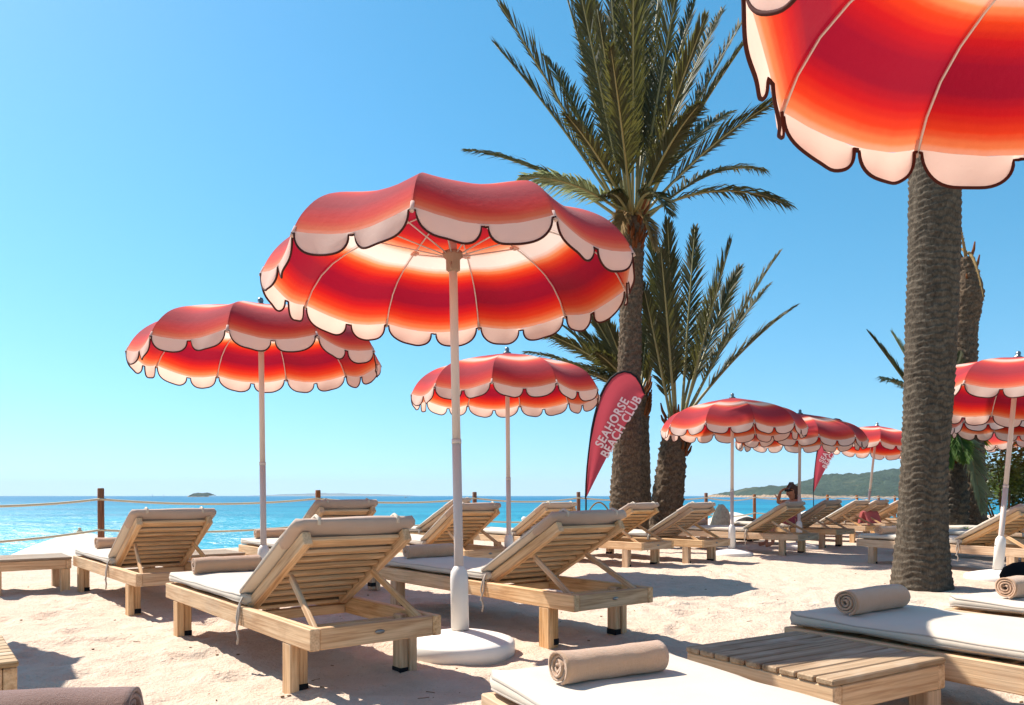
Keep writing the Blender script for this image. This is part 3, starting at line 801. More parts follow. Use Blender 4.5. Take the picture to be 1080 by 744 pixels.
towel(B, LL - .24, .30, 'shaded rolled towel on the lounger right of the tall parasol, seen past the left one')
towel(C, LL - .28, .34, 'rolled towel on the far left lounger below the brown fence post')
towel(D, LL - .24, .30, 'rolled towel beside the left parasol pole, on the mostly hidden lounger')
towel(Q_, LL - .24, .30, 'rolled towel lying on the lounger cut by the right edge of the view')
towel(R_, LL - .3, .24, 'rolled towel just left of the thick palm trunk')
towel(S_, LL - .3, .3, 'small rolled towel just right of the thick palm trunk, the left of two')
towel(S2, LL - .3, .3, 'small rolled towel nearest to the dark shrub, the right of two beyond the trunk')
towel(J_, LL - .3, .3, 'rolled towel in front of the pale boulder')
zl = lounger(-1.11, 1.655 - LL, 92, 'lounger below the bottom left corner that carries the rolled towel coloured dark as if in shade', 0, 0)
dk = towel(zl, LL - .17, .22, 'rolled towel at the bottom left corner, shade put into its colour', .12, 1.0)
dk.data = dk.data.copy(); dk.data.materials[0] = M['towel_shade']  # this towel's shade is painted by swapping in the darker terry
# tables
table(.966, 2.30, 122, 'slatted table in the right foreground between the two white cushioned loungers')
vt = Vector((.788, .616, 0)) * .62
table(-1.655 - vt.x, 2.575 - vt.y, 128, 'wooden table cut off at the bottom left corner, only one corner showing')
p = wp(76, 587.5, .295) - vt; table(p.x, p.y, 128, 'low wooden table at the left edge beside the far left lounger')
p = wp(259, 583, .295) - vt; table(p.x, p.y, 128, 'low wooden table behind the large left foreground lounger near the left parasol')

# ------------------------------------------------------------------ place parasols
parasol((-.285, 4.24, .03), 'largest fully seen red parasol, on the tall cream pole in the middle left', 264.5, (2.3, 123))
parasol((-2.10, 6.5, 0), 'red parasol at the far left, partly behind the big middle one', 275, (1.8, 130))
parasol((-.03, 8.3, 0), 'mid distance red parasol left of the teardrop flag', 262, (.6, 200), -.09)
parasol((3.21, 11.2, 0), 'red parasol standing upright right of the small leaning palm', 270, (.2, 0), -.2)
parasol((4.75, 12.7, 0), 'red parasol just behind the upright one, over the sitting woman', 265, (.5, 0), -.27)
parasol((7.36, 16.0, 0), 'distant red parasol on a pole leaning right, left of the thick palm trunk', 250, (7, 10), -.15)
parasol((10.9, 20.5, 0), 'distant red parasol of which only an edge shows right of the thick palm trunk', 250, (2, 10))
parasol((5.06, 8.0, 0), 'red parasol at the right edge on a pole leaning right, white base on the sand', 285, (6.0, 8), -.17)
parasol((7.1, 10.6, 0), 'paler red parasol directly behind the right edge one, only its lower fringe showing', 262, (2, 10), -.20)
parasol((9.4, 13.9, 0), 'darker red parasol at the right edge, lowest of the three overlapping there', 262, (2, 190), -.2)
parasol((1.61, 1.56, 0), 'nearest red parasol filling the top right corner, seen from below', 280, (2.0, 170), 0)
parasol((-4.5, 4.33, 0), 'red parasol outside the left edge whose shadow falls on the sand', 262, (0, 0), 0)

# ------------------------------------------------------------------ rope fence
fe = empty('rope_fence', (FP0.x, FP0.y, 0))
posts = [(-190, 7.4, 515), (107, 11, 515), (336, 13.2, 517), (501, 15.3, 519), (610.5, 17.5, 519), (745, 19.8, 520), (796, 21.9, 521.5), (873, 24.2, 522), (904, 26.4, 522.5), (927, 28.5, 523), (944, 30.6, 523)]
fl = Vector((FP0.x, FP0.y, 0)); tops = []
for i, (px, Y, py) in enumerate(posts):
    P = at(px, Y); zt = zz(py, Y); m = MB()
    m.tube([P - fl + Vector((0.0, 0, -.4)), P - fl + Vector((-.01, 0, zt - .01)), P - fl + Vector((-.01, 0, zt))], [.046, .044, .036], 14)
    m.build('post', 'wood_post', fe); tops.append(P)
for zr, nm in ((.80, 0), (.36, 1)):
    for a, b in zip(tops, tops[1:]):
        m = MB(); pts = []
        for k in range(15):
            f = k / 14; q = a.lerp(b, f) - fl; q.z = zr + .0 - .10 * 4 * f * (1 - f) * (.9 if nm else 1) * .8; q.y -= .05; pts.append(q)
        m.tube(pts, .016, 6); m.build('rope', 'rope', fe)
tag(fe, 'rope fence of brown posts with two pale ropes along the edge of the beach', 'fence')
bo = MB(); P = at(553, 17.0); bo.lathe([(.05, -.3), (.05, .30), (.065, .32), (.065, .35), (.04, .38), (.001, .39)], c=P, n=14)
tag(bo.build('white_bollard', 'plastic'), 'short white bollard by the rope fence, between the two middle fence posts', 'bollard')

# ------------------------------------------------------------------ white parasols on the lower beach
def white_parasol(px, py, Y, r, label):
    P = at(px, Y); zt = zz(py, Y); root = empty('white_parasol', (P.x, P.y, -2.1 - .02))
    zt += 2.12; n = 8; m = MB(); vs = [Vector((0, 0, zt))]; rings = 6
    for i in range(1, rings + 1):
        rr = r * i / rings
        for k in range(n * 4):
            a = 2 * math.pi * k / (n * 4); s = abs(math.sin(a * n / 2)); q = rr * (1 - .05 * s)
            vs.append(Vector((q * math.cos(a), q * math.sin(a), zt - .36 * (i / rings) ** 1.45 * r - .03 * s * i / rings)))
    N = n * 4
    for k in range(N): vs.append(vs[1 + (rings - 1) * N + k] + Vector((0, 0, -.16)))
    fs = [(0, 1 + k, 1 + (k + 1) % N) for k in range(N)] + [(1 + i * N + k, 1 + (i + 1) * N + k, 1 + (i + 1) * N + (k + 1) % N, 1 + i * N + (k + 1) % N) for i in range(rings) for k in range(N)]
    m.add(vs, fs, True); m.build('canopy', 'white_cloth', root)
    m = MB(); m.tube([(0, 0, -.2), (0, 0, zt - .03)], .03, 10); m.build('pole', 'paint', root)
    m = MB(); m.lathe([(.05, zt), (.045, zt + .03), (.02, zt + .05), (.03, zt + .07), (.001, zt + .09)], n=10); m.build('finial', 'rope', root)
    tag(root, label, 'parasol', 'white parasols on the lower beach')
white_parasol(84, 562, 12.6, 1.25, 'white parasol top beyond the fence at the far left, below the first fence post')
white_parasol(431, 553, 17.5, 1.25, 'white parasol top beyond the fence beside the tall cream pole')
white_parasol(772, 540, 23.5, 1.1, 'white parasol top behind the pale boulder')
white_parasol(858, 537.5, 27.5, 1.0, 'white parasol top right of the sitting woman')

# ------------------------------------------------------------------ teardrop flags
def flag(base, s, label, zcloth):
    "base: ground point, cloth starts zcloth above it; unit = zoom pixels of the photo scaled by s"
    root = empty('teardrop_flag', base)
    Lft = [(738, 620), (740, 560), (744, 500), (749, 450), (755, 400), (763, 350), (773, 300), (785, 255), (798, 215), (815, 180), (838, 148), (862, 130), (890, 122), (915, 127), (937, 143), (957, 175), (970, 210)]
    def c(p): return Vector(((p[0] - 738) * s, 0, (620 - p[1]) * s + zcloth))
    L3 = [c(p) for p in Lft]; E0, E1 = c((970, 210)), c((738, 620))
    m = MB(); vs = []; n = len(L3); K = 10
    for i, p in enumerate(L3):
        f = i / (n - 1)
        # matching point on the straight trailing edge
        g = min(1, f * 1.0); q = E1.lerp(E0, g); q = q + Vector((10 * s * math.sin(math.pi * g) * -1.0, 0, 0))
        for k in range(K + 1):
            t = k / K; v = p.lerp(q, t); v.y = .05 * math.sin(t * 3.0) * math.sin(f * 3.1) + .012 * math.sin(t * 9 + f * 7); vs.append(v)
    fs = [(i * (K + 1) + k, i * (K + 1) + k + 1, (i + 1) * (K + 1) + k + 1, (i + 1) * (K + 1) + k) for i in range(n - 1) for k in range(K)]
    m.add(vs, fs, True); cl = m.build('cloth', 'flag', root)
    m = MB(); m.tube([Vector((0, 0, 0)), Vector((0, 0, zcloth * .5)), Vector((0, 0, zcloth))], .014, 8); m.tube([p + Vector((-.006, 0, 0)) for p in L3], [.013] * 5 + [.02] * 7 + [.016] * 5, 8); m.build('pole', 'black', root)
    m = MB(); m.lathe([(.2, 0), (.2, .03), (.05, .05), (.03, .12), (.02, .12)], n=16); m.build('base', 'dark', root)
    for txt, p0, size in (('SEAHORSE', (800, 424), .262), ('BEACH CLUB', (822, 464), .262)):
        cu = bpy.data.curves.new('lettering', 'FONT'); cu.body = txt; cu.size = size / .00465 * s * .155 / .155 * .86; cu.offset = .0055 * s / .00465; cu.space_character = 1.12; cu.extrude = .002
        tmp = bpy.data.objects.new('lettering_curve', cu); COL.objects.link(tmp)
        dg = bpy.context.evaluated_depsgraph_get(); me = bpy.data.meshes.new_from_object(tmp.evaluated_get(dg)); bpy.data.objects.remove(tmp)
        me.materials.clear(); me.materials.append(M['letter'])
        q = c(p0); ang = R(60)
        for v in me.vertices:
            x, y = v.co.x * .86, v.co.y
            X = q.x + x * math.cos(ang) - y * math.sin(ang); Z = q.z + x * math.sin(ang) + y * math.cos(ang)
            v.co = (X, -.018 + v.co.z, Z)
        o = bpy.data.objects.new('lettering', me); COL.objects.link(o); o.parent = cl
    tag(root, label, 'flag', 'red teardrop flags'); return root
b1 = at(618, 12.2); flag((b1.x, b1.y, 0), 12.2 / F / 3.72, 'red teardrop flag reading SEAHORSE BEACH CLUB in front of the tall palm trunk', zz(526, 12.2))
b2 = at(858, 23.0); flag((b2.x, b2.y, 0), 13.4 / F / 3.72, 'red teardrop flag half hidden by parasols, behind the sitting woman', zz(511, 23) - .25)

# ------------------------------------------------------------------ palms
def frond_mesh(P0, C, P1, nleaf, lw, ll, m, rach, seed, droop=.15, gap0=.23, vee=.5):
    rr = random.Random(seed); P0, C, P1 = Vector(P0), Vector(C), Vector(P1)
    bez = lambda t: P0 * (1 - t) ** 2 + C * 2 * t * (1 - t) + P1 * t * t
    pts = [bez(i / 12) for i in range(13)]; L = sum((pts[i + 1] - pts[i]).length for i in range(12))
    rach.tube(pts, [.026 * (1 - i / 12) ** .8 + .004 for i in range(13)], 5)
    roll = rr.uniform(-.5, .5)
    for k in range(nleaf):
        s = gap0 + (1 - gap0) * (k + rr.uniform(-.2, .2)) / nleaf; s = min(max(s, 0), .999)
        p = bez(s); t = (bez(min(s + .02, 1)) - bez(max(s - .02, 0))).normalized()
        side = t.cross(Vector((0, 0, 1)))
        if side.length < .15: side = t.cross(Vector((0, 1, 0)))
        side.normalize(); up = side.cross(t)
        side, up = side * math.cos(roll) + up * math.sin(roll), up * math.cos(roll) - side * math.sin(roll)
        q = (s - gap0) / (1 - gap0); dr = droop + .5 * max(0, .75 - abs(t.z))
        l = ll * (.45 + .75 * math.sin(math.pi * min(1, q * .86 + .14))) * rr.uniform(.82, 1.12)
        if q > .93: l *= .75
        for sg in (-1, 1):
            fa = .70 - .38 * q + rr.uniform(-.12, .12)       # angle from rachis
            d = (t * math.cos(fa) + (side * sg * math.cos(vee) + up * math.sin(vee) * rr.uniform(.5, 1.3)) * math.sin(fa)).normalized()
            w = lw * rr.uniform(.8, 1.2); bn = d.cross(up).normalized(); bn = (bn + up * rr.uniform(-.8, .8)).normalized()
            m1 = p + d * l * .5 + Vector((0, 0, -dr * l * .15)); tip = p + d * l + Vector((0, 0, -dr * l * rr.uniform(.5, 1.3)))
            m.add([p - bn * w * .35, p + bn * w * .35, m1 + bn * w * .5, tip, m1 - bn * w * .5], [(0, 1, 2, 4), (4, 2, 3)], False)
def palm_trunk(pts, rads, rows, cells, amp, seed, na=72, kstep=6, ring=False):
    "pts: axis polyline; leaf-base scars as displaced scales"
    pts = [Vector(p) for p in pts]; L = [0]
    for a, b in zip(pts, pts[1:]): L.append(L[-1] + (b - a).length)
    nz = int(rows * kstep); vs = []; rr = random.Random(seed)
    jit = [[rr.uniform(-.5, .5) for _ in range(64)] for _ in range(rows + 4)]
    for i in range(nz + 1):
        s = i / nz * L[-1]
        k = max(j for j in range(len(L)) if L[j] <= s + 1e-9); k = min(k, len(L) - 2); f = (s - L[k]) / (L[k + 1] - L[k])
        c = pts[k].lerp(pts[k + 1], f); r = rads[k] + (rads[k + 1] - rads[k]) * f
        for j in range(na):
            a = 2 * math.pi * j / na; ca = a / (2 * math.pi) * cells
            zr = s / L[-1] * rows + .9 * mnoise.noise(Vector((math.cos(a) * 1.4, math.sin(a) * 1.4, s * 2.2 + seed))) + .3 * mnoise.noise(Vector((math.cos(a) * 4, math.sin(a) * 4, s * 7 + seed)))
            zr += (jit[0][int(a / (2 * math.pi) * cells * 2) % 64]) * (.18 if ring else .4)
            row = math.floor(zr); fz = zr - row; cu = ca + .5 * (row % 2); ci = int(math.floor(cu)) % cells; fu = cu - math.floor(cu)
            dia = 1 - abs(2 * fu - 1)
            jt = jit[max(0, min(row, rows + 3))][ci]
            # scale that sticks out at its upper lip
            prof = (fz ** 1.5) * (.45 + .55 * dia) * (1 + .6 * jt)
            if ring: prof = fz ** 1.4 * (.8 + .2 * dia) * (1 + .25 * jt)
            if fz > .9: prof *= (1 - fz) / .1 * .8 + .2
            d = amp * (prof - .3) + amp * (.3 if ring else .6) * mnoise.noise(Vector((math.cos(a) * 9 * r * 4, math.sin(a) * 9 * r * 4, s * 14 + seed)))
            d += r * .05 * mnoise.noise(Vector((math.cos(a) * .8, math.sin(a) * .8, s * .9 + seed)))
            vs.append(c + Vector((math.cos(a) * (r + d), math.sin(a) * (r + d), 0)))
    m = MB(); m.add(vs, [(i * na + j, i * na + (j + 1) % na, (i + 1) * na + (j + 1) % na, (i + 1) * na + j) for i in range(nz) for j in range(na)], True)
    m.f.append(tuple(nz * na + j for j in range(na))); m.sm.append(False)
    return m
def palm(name_label, base, axis_pts, rads, rows, cells, amp, fronds, seed, leaf='fronds', ll=.42, lw=.03, nleaf=70, bark='bark', group='palm trees', na=72, kstep=6, lb=46, ring=False):
    root = empty('palm_tree', base); B_ = Vector(base)
    palm_trunk([Vector(p) - B_ for p in axis_pts], rads, rows, cells, amp, seed, na, kstep, ring).build('trunk', bark, root)
    top = Vector(axis_pts[-1]) - B_; rr = random.Random(seed)
    for i, fd in enumerate(fronds):
        tip, bend = fd[0], fd[1]; mt = fd[2] if len(fd) > 2 else leaf
        P1 = Vector(tip) - B_; a = Vector((P1.x - top.x, P1.y - top.y, 0)); an = a.normalized() if a.length > 1e-3 else Vector((1, 0, 0))
        P0 = top + an * rads[-1] * .55 + Vector((0, 0, rr.uniform(-.15, .12)))
        d = P1 - P0
        Cc = P0 + d * .5 + Vector((0, 0, bend * d.length))
        m = MB(); rc = MB(); frond_mesh(P0, Cc, P1, nleaf, lw, ll * min(1.0, .45 + d.length * .15), m, rc, seed * 100 + i)
        fo = m.build('frond', mt, root); rc.build('leaf_stalk', 'rachis' if mt != 'frond_dry' else 'frond_dry', fo)
    m = MB()                                             # fibre and cut leaf bases under the crown
    for i in range(lb):
        a = rr.uniform(0, 6.28); z = rr.uniform(-.55, .15); r = rads[-1] * (1.0 + .2 * (z + .3)); p0 = top + Vector((r * math.cos(a) * .85, r * math.sin(a) * .85, z))
        p1 = p0 + Vector((math.cos(a) * .10, math.sin(a) * .10, rr.uniform(.15, .3))); m.tube([p0, (p0 + p1) / 2 + Vector((math.cos(a) * .02, math.sin(a) * .02, 0)), p1], [.03, .026, .012], 5)
    m.build('leaf_bases', 'fibre', root)
    return root
def tips(lst, Y):
    "photo pixel tips with a depth offset in metres"
    return [((at(px, Y + dy).x, Y + dy, zz(py, Y + dy)), bend, *rest) for px, py, dy, bend, *rest in lst]
YA = 13.0
pa_f = tips([(526, 3, -.6, .05), (521, 46, .8, .06), (492, 158, .3, .14), (550, 187, -1.6, .16, 'frond_silver'), (590, -30, .5, .03), (604, -45, -1.2, .03), (618, -40, 1.4, .02),
             (640, -60, -.8, .02), (655, -70, .9, .02), (668, -50, -1.9, .03, 'fronds_olive'), (684, -66, .4, .02), (700, -50, 1.6, .03), (718, -35, -.7, .03), (735, -10, 1.2, .05), (744, 18, -1.8, .05, 'fronds_olive'),
             (786, 18, .6, .06), (788, 42, -1.0, .07, 'fronds_olive'), (762, 10, 2.2, .06), (820, 106, -.6, .13), (772, 118, 2.2, .14), (833, 217, .4, .26), (806, 180, 2.0, .2), (706, 226, -2.2, .3), (644, 50, -2.4, .1, 'fronds_olive'),
             (610, 30, 2.4, .08), (575, 60, 2.2, .1), (700, 60, 2.6, .06), (738, 110, -2.2, .16), (596, 120, -1.8, .12), (648, -20, .0, .02), (690, 262, -.9, .35, 'frond_dry'), (646, 268, -.7, .4, 'frond_dry'), (640, 205, -1.0, .3), (676, -30, .2, .02, 'fronds_olive'), (630, 10, -1.6, .03)], YA)
bA = at(659, YA)
t1 = palm('x', (bA.x, bA.y, -.05), [at(659, YA, -.1), at(660, YA, 1.0), at(663, YA, 2.6), at(666, YA, 4.2), at(667, YA, zz(232, YA))], [.285, .255, .20, .178, .205], 50, 13, .034, pa_f, 3, nleaf=92, ll=.54, lw=.03)
tag(t1, 'tall date palm with the big upright crown behind the teardrop flag', 'palm tree', 'palm trees')
YB = 13.6
pb_f = tips([(733, 240, .3, .04), (704, 233, -1.0, .03), (771, 253, -.6, .05), (780, 282, 1.2, .06), (822, 267, .2, .08), (838, 324, -.8, .12), (686, 247, 1.0, .04), (697, 262, -1.0, .05), (757, 300, 1.6, .08), (812, 300, 1.8, .1), (700, 300, 1.4, .05), (678, 300, -.6, .06)], YB)
bB = at(701, YB)
t2 = palm('x', (bB.x, bB.y, -.05), [at(701, YB, -.1), at(704, YB, .8), at(710, YB, 1.7), at(714, YB, zz(450, YB))], [.29, .27, .24, .2], 17, 11, .05, pb_f, 5, nleaf=80, ll=.50, lw=.03)
tag(t2, 'shorter leaning date palm just right of the tall one', 'palm tree', 'palm trees')
YC = 14.6
pc_f = tips([(555, 371, .2, .14), (575, 352, -.8, .12), (592, 343, .6, .1), (624, 331, -.6, .06), (606, 392, -1.2, .16), (640, 350, .9, .05), (695, 372, .5, .1), (700, 345, -.4, .08), (686, 320, .8, .05), (655, 330, 1.2, .04), (600, 365, 1.5, .12), (612, 350, -.2, .1), (628, 372, -1.4, .14), (585, 385, .4, .2), (640, 340, -.9, .06)], YC)
bC = at(676, YC)
t3 = palm('x', (bC.x, bC.y, -.05), [at(676, YC, -.1), at(676, YC, 1.3), at(674, YC, zz(418, YC))], [.2, .18, .16], 18, 11, .03, pc_f, 8, nleaf=74, ll=.52, lw=.034, leaf='fronds', na=40, kstep=4)
tag(t3, 'greener low palm half hidden behind the tall palm trunk', 'palm tree', 'palm trees')
YD = 7.2
pd_f = []
for i in range(26):
    a = i * 2.4; e = .25 + .95 * ((i * 7) % 11) / 11
    pd_f.append(((4.1 + 3.0 * math.cos(a) * math.cos(e), YD + 3.0 * math.sin(a) * math.cos(e), 9.0 + 3.2 * math.sin(e) - .6), .12))
t4 = palm('x', (3.845, YD, -.05), [(3.845, YD, -.12), (3.845, YD, .12), (3.852, YD, .5), (3.87, YD, 1.2), (3.925, YD, 2.1), (3.96, YD, 3.1), (3.975, YD, 4.3), (4.05, YD, 9.0)], [.285, .248, .213, .200, .216, .222, .218, .205], 148, 12, .016, pd_f, 12, nleaf=60, bark='bark_pale', na=96, kstep=7, ring=True)
tag(t4, 'thick bare palm trunk rising at the right, its crown out of view above', 'palm tree', 'palm trees')
YE = 13.2
t5 = palm('x', (at(1024, YE).x, YE, -.05), [at(1026, YE, -.1), at(1025, YE, 1.5), at(1018, YE, 3.0), at(1019, YE, zz(345, YE)), at(1022, YE, zz(310, YE)), at(1020, YE, zz(272, YE))], [.22, .20, .18, .175, .24, .10], 44, 12, .04,
          tips([(1012, 236, -.2, .05, 'frond_dry'), (1038, 318, -.6, .3, 'frond_dry'), (1010, 262, .4, .1, 'frond_dry')], YE), 17, nleaf=10, ll=.12, lw=.02, na=56, lb=6)
tag(t5, 'bare headless palm with a ragged dry top behind the thick trunk', 'palm tree', 'palm trees')
YG = 12.6
pg_f = tips([(917, 352, .3, .02), (930, 398, -.8, .16, 'frond_silver'), (941, 352, .6, .04, 'frond_silver'), (999, 492, -.5, .5, 'frond_green'), (1018, 486, -.6, .5, 'frond_green'), (1034, 452, .4, .3, 'frond_green'), (1036, 480, .8, .5, 'frond_green'), (985, 380, .2, .08), (1010, 375, .4, .05), (1035, 400, .2, .1, 'frond_green'), (960, 460, .6, .3, 'frond_green'), (1036, 540, -.6, .5, 'frond_silver')], YG)
t6 = palm('x', (at(1006, YG).x, YG, -.05), [at(1006, YG, -.1), at(1007, YG, .8), at(1004, YG, zz(455, YG))], [.22, .2, .17], 18, 11, .045, pg_f, 21, nleaf=62, ll=.5, lw=.034, bark='bark_pale', na=48)
tag(t6, 'small palm right behind the thick trunk, silver and green fronds on both sides', 'palm tree', 'palm trees')
# arching dry stalk by the tall palm
m = MB(); pts = []
for k in range(11):
    t = k / 10; pts.append(at(620 + 22 * t, 12.4, zz(545 - 15 * math.sin(math.pi * min(1, t * .85 + .05)) ** .8, 12.4) if k else -.05))
m.tube(pts, .012, 6); tag(m.build('dry_palm_stalk', 'frond_dry'), 'thin dry stalk arching over beside the foot of the tall palm', 'stalk')

# ------------------------------------------------------------------ shrubs
def shrub(base, size, n, ls, mat, label, seed, blades=False, wr=.25):
    root = empty('shrub', base); rr = random.Random(seed); m = MB(); tw_ = MB()
    sx, sy, sz = size; cl = [(Vector((rr.uniform(-.75, .75) * sx, rr.uniform(-.75, .75) * sy, sz * rr.uniform(.3, .85))), rr.uniform(.22, .42)) for _ in range(26)]
    for c, r in cl[:16]:
        tw_.tube([(c.x * .2, c.y * .2, -.1), (c.x * .6, c.y * .6, c.z * .5), tuple(c)], [.03, .02, .008], 5)
    if not blades:
        for i in range(n):
            c, r = rr.choice(cl); d = Vector((rr.gauss(0, 1), rr.gauss(0, 1), rr.gauss(0, 1))).normalized(); p = c + Vector((d.x * r * sx * .8, d.y * r * sy * .8, d.z * r * sz * .7)) * rr.random() ** .4
            if p.z < .02: continue
            a = Vector((rr.gauss(0, 1), rr.gauss(0, 1), rr.gauss(.3, .7))).normalized(); b = a.orthogonal().normalized(); l = ls * rr.uniform(.6, 1.3)
            m.add([p, p + a * l * .5 + b * l * .28, p + a * l, p + a * l * .5 - b * l * .28], [(0, 1, 2, 3)])
    else:
        for i in range(n):
            a = rr.uniform(0, 6.28); e = rr.uniform(.15, 1.4); c = Vector((0, 0, sz * .35)); d = Vector((math.cos(a) * math.cos(e), math.sin(a) * math.cos(e), math.sin(e))); l = ls * rr.uniform(.7, 1.15); b = d.cross(Vector((0, 0, 1))).normalized() * .028
            md = c + d * l * .5; tp = c + d * l - Vector((0, 0, .12 * l))
            m.add([c - b * .6, c + b * .6, md + b, tp, md - b], [(0, 1, 2, 4), (4, 2, 3)])
    m.build('foliage', mat, root); tw_.build('stem', 'twig', root)
    return tag(root, label, 'shrub')
P = at(1062, 14.5); shrub((P.x, P.y, 0), (1.15, .9, 1.75), 5200, .085, 'bush', 'dark green dense shrub at the right edge behind the loungers', 3)
P = at(1120, 14.2); shrub((P.x, P.y, 0), (1.2, .9, 1.9), 3600, .09, 'bush', 'dark shrub continuing past the right edge of the view', 4)
P = at(1066, 12.0); shrub((P.x, P.y, .05), (.3, .3, .5), 60, .52, 'bush2', 'bright spiky yucca in front of the dark shrub at the right edge', 5, True)
P = at(1001, 11.9); shrub((P.x, P.y, 0), (.28, .25, .35), 420, .07, 'bush2', 'small bright green plant at the foot of the small palm', 6)

# ------------------------------------------------------------------ rocks, bag, folded parasol, draped cloth
def rock(name, loc, size, mat, seed, label, cut=.2, cat='rock'):
    m = MB(); n, k = 20, 14; vs = []
    for i in range(k + 1):
        th = math.pi * i / k
        for j in range(n):
            a = 2 * math.pi * j / n; d = Vector((math.sin(th) * math.cos(a), math.sin(th) * math.sin(a), math.cos(th)))
            r = 1 + .28 * mnoise.noise(d * 1.1 + Vector((seed, 0, 0))) + .12 * mnoise.noise(d * 3 + Vector((0, seed, 0))) + .05 * mnoise.noise(d * 8)
            for nn in ((.8, .3, .5), (-.6, -.5, .6), (.1, -.9, .3), (-.7, .2, .68)):
                q = d.dot(Vector(nn).normalized()) * r
                if q > .72: r *= .72 / q * .5 + .5
            vs.append(Vector((d.x * r * size[0], d.y * r * size[1], d.z * r * size[2])))
    m.add(vs, [(i * n + j, (i + 1) * n + j, (i + 1) * n + (j + 1) % n, i * n + (j + 1) % n) for i in range(k) for j in range(n)], False)
    o = m.build(name, mat); o.location = loc; return tag(o, label, cat)
P = at(760, 14.0); rock('boulder', (P.x, P.y, .22), (.22, .3, .5), 'rock', 2.2, 'pale upright boulder behind the loungers left of the cream pole')
P = at(787, 15.0); rock('dark_rock', (P.x, P.y, .18), (.33, .3, .26), 'rock_dark', 6.1, 'low dark rock between the pale boulder and the sitting woman')
P = at(1082, 6.95); m = MB(); m.lathe([(.02, .0), (.15, .01), (.19, .06), (.2, .12), (.17, .19), (.1, .235), (.04, .25), (.001, .252)], n=24, wob=.04)
bgo = m.build('beach_bag', 'bag', origin=None); bgo.location = (P.x, P.y, 0.0); tag(bgo, 'dark grey rounded bag on the sand at the right edge', 'bag')
# folded parasol near the thick trunk
P = at(957, 16.0); fp = empty('folded_parasol', (P.x, P.y, 0)); m = MB(); vs = []; n = 30
for i in range(14):
    f = i / 13; r = .02 + .11 * math.sin(min(1, f * 1.15) * 1.9) ** .9
    for k in range(n):
        a = 2 * math.pi * k / n; q = r * (1 + .28 * math.sin(a * 5 + f * 1.5)); vs.append((q * math.cos(a), q * math.sin(a), 1.55 - f * .85))
m.add(vs, [(i * n + k, (i + 1) * n + k, (i + 1) * n + (k + 1) % n, i * n + (k + 1) % n) for i in range(13) for k in range(n)], True); m.build('canopy', 'red_cloth', fp)
m = MB(); m.tube([(0, 0, -.1), (0, 0, 1.62)], .022, 10); m.build('pole', 'paint', fp); m = MB(); m.lathe([(.25, 0), (.25, .05), (.05, .08), (.04, .3), (.03, .3)], n=20); m.build('base_plate', 'plastic', fp)
tag(fp, 'folded red parasol at the left edge of the thick palm trunk', 'parasol')
# red towel hung over a lounger
m = MB(); vs = []; K, N2 = 12, 10
for i in range(K + 1):
    for j in range(N2 + 1):
        f = i / K; g = j / N2; s = (f - .5) * .95
        vs.append((g * .52 - .26 + .01 * math.sin(f * 8), s * .55 if abs(s) < .1 else math.copysign(.055 + (abs(s) - .1) * .35, s), .80 - max(0, abs(s) - .05) * 1.0 + .01 * math.sin(g * 11 + f * 3)))
m.add(vs, [(i * (N2 + 1) + j, i * (N2 + 1) + j + 1, (i + 1) * (N2 + 1) + j + 1, (i + 1) * (N2 + 1) + j) for i in range(K) for j in range(N2)], True)
dt = m.build('draped_towel', 'pink_cloth'); P = at(917, 15.6); dt.scale = (.8, .8, .8); dt.location = (P.x, P.y, -.1); dt.rotation_euler = (0, 0, R(25)); tag(dt, 'pink red towel hanging between the shaded loungers left of the thick trunk', 'towel')

# ------------------------------------------------------------------ woman on the lounger
def skin_body(name, joints, edges, mat, parent, sub=2, root=0):
    me = bpy.data.meshes.new(name); me.from_pydata([j[0] for j in joints], edges, []); me.materials.append(M[mat])
    o = bpy.data.objects.new(name, me); COL.objects.link(o)
    mod = o.modifiers.new('skin', 'SKIN'); mod.use_smooth_shade = True
    sk = me.skin_vertices[0].data
    for i, j in enumerate(joints):
        r = j[1]; sk[i].radius = r if isinstance(r, tuple) else (r, r); sk[i].use_root = (i == root)
    sd = o.modifiers.new('sub', 'SUBSURF'); sd.levels = sub; sd.render_levels = sub
    dg = bpy.context.evaluated_depsgraph_get(); dg.update(); m2 = bpy.data.meshes.new_from_object(o.evaluated_get(dg))
    bpy.data.objects.remove(o); m2.name = name
    for p in m2.polygons: p.use_smooth = True
    m2.materials.clear(); m2.materials.append(M[mat])
    o = bpy.data.objects.new(name, m2); COL.objects.link(o); o.parent = parent; return o
wl = at(836, 13.0); wo_ = empty('person', (wl.x, wl.y, 0.0))      # she faces -X (left), local x forward = -X
wo_.rotation_euler = (0, 0, R(188)); wo_.scale = (.93, .93, .93); wo_.location.z = .06
J = []; Ed = []
def jn(p, r, par=None):
    J.append((p, r))
    if par is not None: Ed.append((par, len(J) - 1))
    return len(J) - 1
